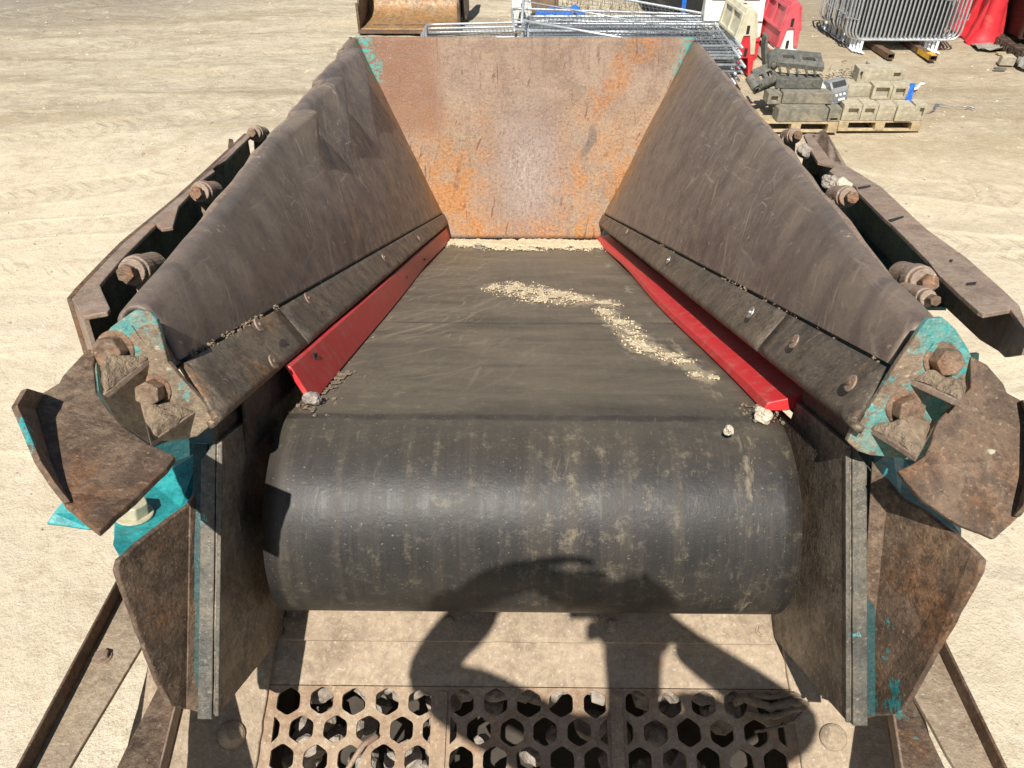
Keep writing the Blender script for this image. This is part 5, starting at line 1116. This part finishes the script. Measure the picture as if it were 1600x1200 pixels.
def casting(loc, rot, label, L=.66, W=.42):
    c = thing('track_casting', (0, 0, 0), label, 'casting')
    m = MB(); xs = [-L / 2, -L * .36, -L * .1, L * .06, L * .36, L / 2]; ys = [-W / 2, -W * .12, W * .12, W / 2]
    for i in range(5):
        for j in range(3):
            if j == 1 and i in (1, 3): continue
            m.box(((xs[i] + xs[i + 1]) / 2, (ys[j] + ys[j + 1]) / 2, .10), (xs[i + 1] - xs[i] + .002 * (i + 1), ys[j + 1] - ys[j] + .001 * (j + 1), .05 + .002 * i + .001 * j))
    m.build('top_plate', 'track', c)
    m = MB(); m.prism([(-L / 2, -W / 2, .13), (L / 2, -W / 2, .13), (L / 2, -W / 2 + .05, .155), (-L / 2, -W / 2 + .05, .155)], (0, .02, .02)); m.build('grouser', 'track', c, bevel=.005)
    for x in (-L * .38, -L * .2, 0, L * .2, L * .38): m = MB(); m.tube([(x - .04, -W / 2 + .02, .08), (x, -W / 2 + .01, .0), (x + .01, -W / 2 + .03, -.06)], .018, 8); m.build('strut', 'track', c, smooth=True)
    m = MB(); m.box((0, -W / 2 + .05, -.07), (L, .06, .05)); m.build('lower_rail', 'track', c, bevel=.01)
    m = MB(); m.cyl((-L / 2 - .03, -W / 2 + .05, .06), (0, 1, 0), .075, W - .1, 20); m.cyl((-L / 2 - .03, -W / 2 + .03, .06), (0, 1, 0), .035, .03, 14); m.build('boss', 'track', c, bevel=.01)
    c.location = loc; c.rotation_euler = rot; return c
casting(Vector((bx + .62, by + .62, z0 + .60)), (R(12), R(4), R(-6)), 'dark slotted track casting lying on top of the left pallet')
casting(Vector((bx + .12, by + .50, z0 + .44)), (R(40), R(-10), R(30)), 'dark broken casting half hidden behind the hopper rim on the left pallet', .34, .3)
m = MB()
for i in range(12):
    t = i / 11; a = R(80 - 75 * t); p = Vector((-.20 + .30 * (1 - math.cos(R(70) * t)) * .8, 0, .62 * (1 - t) + .0)); m.v += [p + Vector((0, y, 0)) for y in (-.12, .12)] + [p + Vector((.035, y, .01)) for y in (.12, -.12)]; m.uv += [(0, 0)] * 4
m.f += [(4 * i + j, 4 * i + (j + 1) % 4, 4 * i + 4 + (j + 1) % 4, 4 * i + 4 + j) for i in range(11) for j in range(4)] + [(0, 1, 2, 3), (44, 45, 46, 47)]
o = m.build('mudguard', 'track', bevel=.005); o.location = Vector((bx + .30, by + .72, z0 + .38)); tag(o, 'dark curved mudguard standing behind the castings on the left pallet', 'mudguard')
# grey case with a window between the pallets, white sack, blue scrap
def grey_case():
    c0 = Vector((PA.x - .60, ay + .18, z0 + .20)); t = thing('plastic_case', c0, 'grey plastic case with a glazed sloping front, tipped between the two pallets', 'case')
    pr = [(0, 0), (.30, 0), (.30, .16), (.24, .30), (.06, .30), (0, .22)]; m = MB(); m.prism([c0 + Vector((-.13, y, z)) for y, z in pr], (.26, 0, 0)); m.build('case', 'plastic_grey', t, bevel=.015)
    m = MB(); n = Vector((0, -.8, .6)); m.prism([c0 + Vector((-.10, .004, .225)), c0 + Vector((.10, .004, .225)), c0 + Vector((.10, .055, .295)), c0 + Vector((-.10, .055, .295))], n * .006); m.build('window', 'black', t)
    m = MB(); m.box(c0 + Vector((0, -.004, .10)), (.21, .012, .12)); m.build('front_panel', 'galv_dark', t, bevel=.004)
    for i in range(3): m = MB(); m.cyl(c0 + Vector((-.06 + .06 * i, -.01, .12)), (0, -1, 0), .018, .008, 12); m.build('dial', 'plastic_white', t)
    m = MB(); m.box(c0 + Vector((.02, -.012, .05)), (.10, .004, .03)); m.build('plate', 'plastic_white', t)
    t.rotation_euler = (R(-8), R(-9), R(12))
grey_case()
m = MB(); m.rock((0, 0, 0), .16, .6, 4, 3); o = m.build('sack', 'plastic_white', smooth=True); o.location = Vector((PA.x - .76, ay + .45, z0 + .30)); tag(o, 'crumpled white sack behind the grey case', 'sack')
m = MB(); m.add([(x, .02 * math.sin(i * 2.1 + j), z) for i, x in enumerate((-.05, -.01, .03, .06)) for j, z in enumerate((0, .08, .16, .24))], [(i * 4 + j, i * 4 + j + 1, i * 4 + j + 5, i * 4 + j + 4) for i in range(3) for j in range(3)])
o = m.build('scrap', 'blue', solid=.008); o.location = Vector((ax + 1.0, ay + .22, z0 + .22)); o.rotation_euler = (R(-10), R(8), R(20)); tag(o, 'bright blue plastic scrap on the right pallet', 'scrap')
m = MB(); m.tube([(0, 0, 0), (.03, .004, .06), (0, .01, .12), (.05, .02, .2)], .02, 6); o = m.build('plastic_strip', 'plastic_white', smooth=True); o.location = Vector((ax + 1.12, ay + .42, z0 + .32)); o.rotation_euler = (0, R(60), .3); tag(o, 'white plastic strip beside the blue scrap', 'strip')
# dark twigs and litter behind the pallets
m = MB()
for i in range(150):
    p = gnd(rnd.uniform(1240, 1345), rnd.gauss(121, 9)); a = rnd.random() * 6.3; l = .03 + .10 * rnd.random() ** 2; d = Vector((math.cos(a), math.sin(a), .15)) * l; m.tube([p + Vector((0, 0, .005)), p + d * .5 + Vector((0, 0, .01)), p + d], .006 * (.6 + rnd.random()), 4)
tag(m.build('litter', 'track'), 'dark twigs and litter strewn on the pale ground behind the pallets', 'litter', kind='stuff')
# blue wire on the ground
m = MB(); P = [gnd(x, y, .015) for x, y in ((1440, 174), (1452, 175), (1460, 172), (1463, 164), (1470, 163), (1490, 166), (1510, 168), (1515, 166), (1522, 169))]; m.tube(P, [.006, .006, .016, .022, .010, .005, .006, .018, .012], 6)
tag(m.build('wire', 'galv_dark', smooth=True), 'thin grey wire trailing on the ground right of the pallets', 'wire')
# big red barrier and the dark machine to its right
def big_barrier():
    Pn, Pf = gnd(1542, 72), gnd(1500, 40); d = (Pf - Pn); L = d.length; ang = math.atan2(d.y, d.x) - math.pi / 2
    b = thing('plastic_barrier', (0, 0, 0), 'large bright red plastic barrier with flared foot and ribs beside the crowd barriers', 'barrier')
    prof = [(-.34, 0), (.34, 0), (.34, .03), (.22, .16), (.14, .40), (.14, 1.05), (-.14, 1.05), (-.14, .40), (-.22, .16), (-.34, .03)]
    m = MB(); m.prism([(x * .8, .0, z) for x, z in prof], (0, L, 0)); m.build('body', 'plastic_red', b, bevel=.02)
    for y in (.02, .30 * L, .58 * L, .86 * L):
        m = MB(); m.prism([(-.345, y, .02), (-.14, y, .85), (-.10, y, .85), (-.10, y, .02)], (0, .09, 0)); m.prism([(.345, y, .02), (.14, y, .85), (.10, y, .85), (.10, y, .02)], (0, .09, 0)); m.build('rib', 'plastic_red', b, bevel=.012)
    m = MB(); n = 14; pr = [(.34, 0), (.335, .04), (.25, .14), (.18, .30), (.155, .6), (.15, 1.05)]; vs = [Vector((r * math.cos(t), r * .62 * math.sin(t), z)) for r, z in pr for t in [math.pi + math.pi * i / n for i in range(n + 1)]]; k = n + 1
    m.add(vs, [(j * k + i, j * k + i + 1, (j + 1) * k + i + 1, (j + 1) * k + i) for j in range(5) for i in range(n)]); m.build('end_flare', 'plastic_red', b, smooth=True)
    b.location = (Pn.x, Pn.y + .12, 0); zrot(b, ang)
big_barrier()
def dark_machine():
    P = gnd(1606, 98); t = thing('screen_box', (P.x, P.y, 0), 'dark red-brown steel machine body with soil heaped on top, beyond the red barrier', 'machine'); at_ = lambda x, y, z: Vector((P.x + x, P.y + y, z))
    m = MB(); m.prism([at_(.1, 0, .22), at_(.1, 6, .22), at_(.0, 6, 1.05), at_(.0, 0, 1.05)], (1.8, 0, 0)); m.build('body', 'maroon', t, bevel=.02)
    for i in range(22): m = MB(); m.box(at_(-.04, .12 + i * .26, .10), (.24, .21, .18)); m.box(at_(-.165, .12 + i * .26, .10), (.03, .10, .12)); m.build('track_link', 'bucket_dark', t, bevel=.015)
    for i in range(6): m = MB(); m.box(at_(-.0, .5 + i * .95, .65), (.08, .08, .75)); m.build('rib', 'maroon', t, bevel=.008)
    m = MB(); vs = []
    for j in range(25):
        for i in range(9): x, y = -.1 + 2.0 * i / 8, -.05 + 6.1 * j / 24; vs.append(at_(x, y, 1.06 + .18 * math.sin(math.pi * i / 8) + .10 * noise.noise(Vector((x * 3, y * 3, 0))) + .05 * noise.noise(Vector((x * 9, y * 9, 2)))))
    m.add(vs, [(j * 9 + i, j * 9 + i + 1, (j + 1) * 9 + i + 1, (j + 1) * 9 + i) for j in range(24) for i in range(8)]); m.build('soil_heap', 'soil', t, smooth=True)
dark_machine()
# bits on the ground at the right edge
def sheet(pts, mat, name, label, cat, h=.05, seed=0, solid=.008):
    m = MB(); P = [gnd(*p) for p in pts]; nx, ny = 14, 8; vs = []
    for j in range(ny + 1):
        for i in range(nx + 1):
            q = P[0].lerp(P[1], i / nx).lerp(P[3].lerp(P[2], i / nx), j / ny); vs.append(q + Vector((.05 * noise.noise(q * 4 + Vector((seed, 0, 0))), .05 * noise.noise(q * 4 + Vector((0, seed, 0))), .02 + abs(noise.noise(q * 5 + Vector((seed, seed, 0)))) * h * 2)))
    m.add(vs, [(j * (nx + 1) + i, j * (nx + 1) + i + 1, (j + 1) * (nx + 1) + i + 1, (j + 1) * (nx + 1) + i) for j in range(ny) for i in range(nx)])
    return tag(m.build(name, mat, smooth=True, solid=solid), label, cat)
sheet([(1528, 81), (1585, 83), (1580, 70), (1514, 70)], 'cloth', 'tarpaulin', 'dusty grey crumpled sheet in front of the red barrier', 'sheet', .08, 1)
sheet([(1583, 104), (1612, 116), (1612, 92), (1588, 93)], 'cloth', 'rag', 'dark grey rag lying at the right edge below the machine', 'rag', .12, 2)
sheet([(1593, 96), (1610, 100), (1610, 88), (1594, 89)], 'plastic_red', 'rag', 'small red rag on the dark grey rag at the right edge', 'rag', .10, 5)
sheet([(835, 30), (915, 31), (905, 22), (838, 23)], 'blue', 'tarpaulin', 'blue sheet showing behind the stacked fence panels', 'sheet', .14, 3)
m = MB(); m.cyl((0, 0, .06), (0, 1, .0), .06, .35, 16); m.cyl((0, -.01, .06), (0, 1, .0), .045, .02, 16); o = m.build('pipe', 'black', smooth=False, bevel=.004); o.location = gnd(1580, 76); zrot(o, R(-60)); tag(o, 'short black pipe end lying by the grey sheet', 'pipe')
m = MB(); m.box((0, 0, .02), (.40, .10, .035)); o = m.build('plank', 'wood', bevel=.004); o.location = gnd(1574, 85); zrot(o, R(3)); tag(o, 'short wooden plank on the ground in front of the grey sheet', 'plank')
m = MB(); m.prism([(-.12, 0, 0), (.12, 0, 0), (.13, 0, .14), (.06, 0, .17), (-.10, 0, .15)], (0, .16, 0)); o = m.build('broken_block', 'block', bevel=.012); o.location = gnd(1572, 103); zrot(o, R(-12)); tag(o, 'small broken pale block alone at the right edge of the yard', 'block')
m = MB(); m.box((0, 0, .02), (.2, .06, .03)); o = m.build('steel_scrap', 'track', bevel=.006); o.location = gnd(1562, 109); zrot(o, R(-8)); tag(o, 'flat dark steel scrap below the small broken block', 'scrap')
m = MB(); m.prism([(-.13, 0, 0), (.13, 0, 0), (.14, 0, .16), (.10, 0, .22), (-.12, 0, .22)], (0, .2, 0)); m.box((.05, -.004, .07), (.10, .01, .06)); o = m.build('broken_block', 'track', bevel=.015); o.location = gnd(1155, 16); tag(o, 'dark grey block alone on the ground beyond the barriers', 'block')
def steel_bin():
    a, b = gnd(1014, 22), gnd(1092, 18); t = thing('waste_bin', (a.x, a.y, 0), 'black steel bin with sloping ends at the far side of the yard', 'bin'); w_ = b.x - a.x
    P = lambda x, y, z: Vector((a.x + x, a.y + y, z)); m = MB(); m.prism([P(.0, 0, .05), P(w_, 0, .05), P(w_ + .35, 0, 1.1), P(-.25, 0, 1.1)], (0, 1.4, 0)); m.build('body', 'black', t, bevel=.02)
    for x in (.25, w_ - .15): m = MB(); m.box(P(x, .1, .03), (.12, .5, .06)); m.build('foot', 'bucket_dark', t, bevel=.006)
    m = MB(); m.box(P(w_ * .5, -.03, 1.08), (w_ + .5, .06, .08)); m.build('rim', 'bucket_dark', t, bevel=.008)
    p = gnd(1066, 25); m = MB(); m.box((0, 0, .5), (.09, .09, 1.0)); m.box((0, 0, .012), (.2, .2, .024)); o = m.build('post', 'blue', bevel=.006); o.location = p; tag(o, 'short blue steel post in front of the black bin', 'post')
steel_bin()
m = MB(); m.prism([(-.29, 0, 0), (.29, 0, 0), (.27, 0, .9), (-.27, 0, .9)], (0, .5, 0)); m.box((.31, .2, .35), (.10, .2, .7)); o = m.build('concrete_pier', 'bucket', bevel=.03); o.location = gnd(846, 22); tag(o, 'rust streaked pale pier behind the fence panels', 'pier')
m = MB()
for i in range(420):
    px = rnd.choice((rnd.uniform(875, 1010), rnd.uniform(1075, 1120))); p = gnd(px, rnd.uniform(3, 26)); h = .05 + .10 * rnd.random(); a = rnd.random() * 6.3; d = Vector((math.cos(a), math.sin(a), 0)) * .012; l = Vector((rnd.gauss(0, .03), rnd.gauss(0, .03), h)); m.add([p - d, p + d, p + l], [(0, 1, 2)])
tag(m.build('grass', 'grass'), 'thin dry grass tufts on the far ground behind the fence panels', 'grass', kind='stuff')
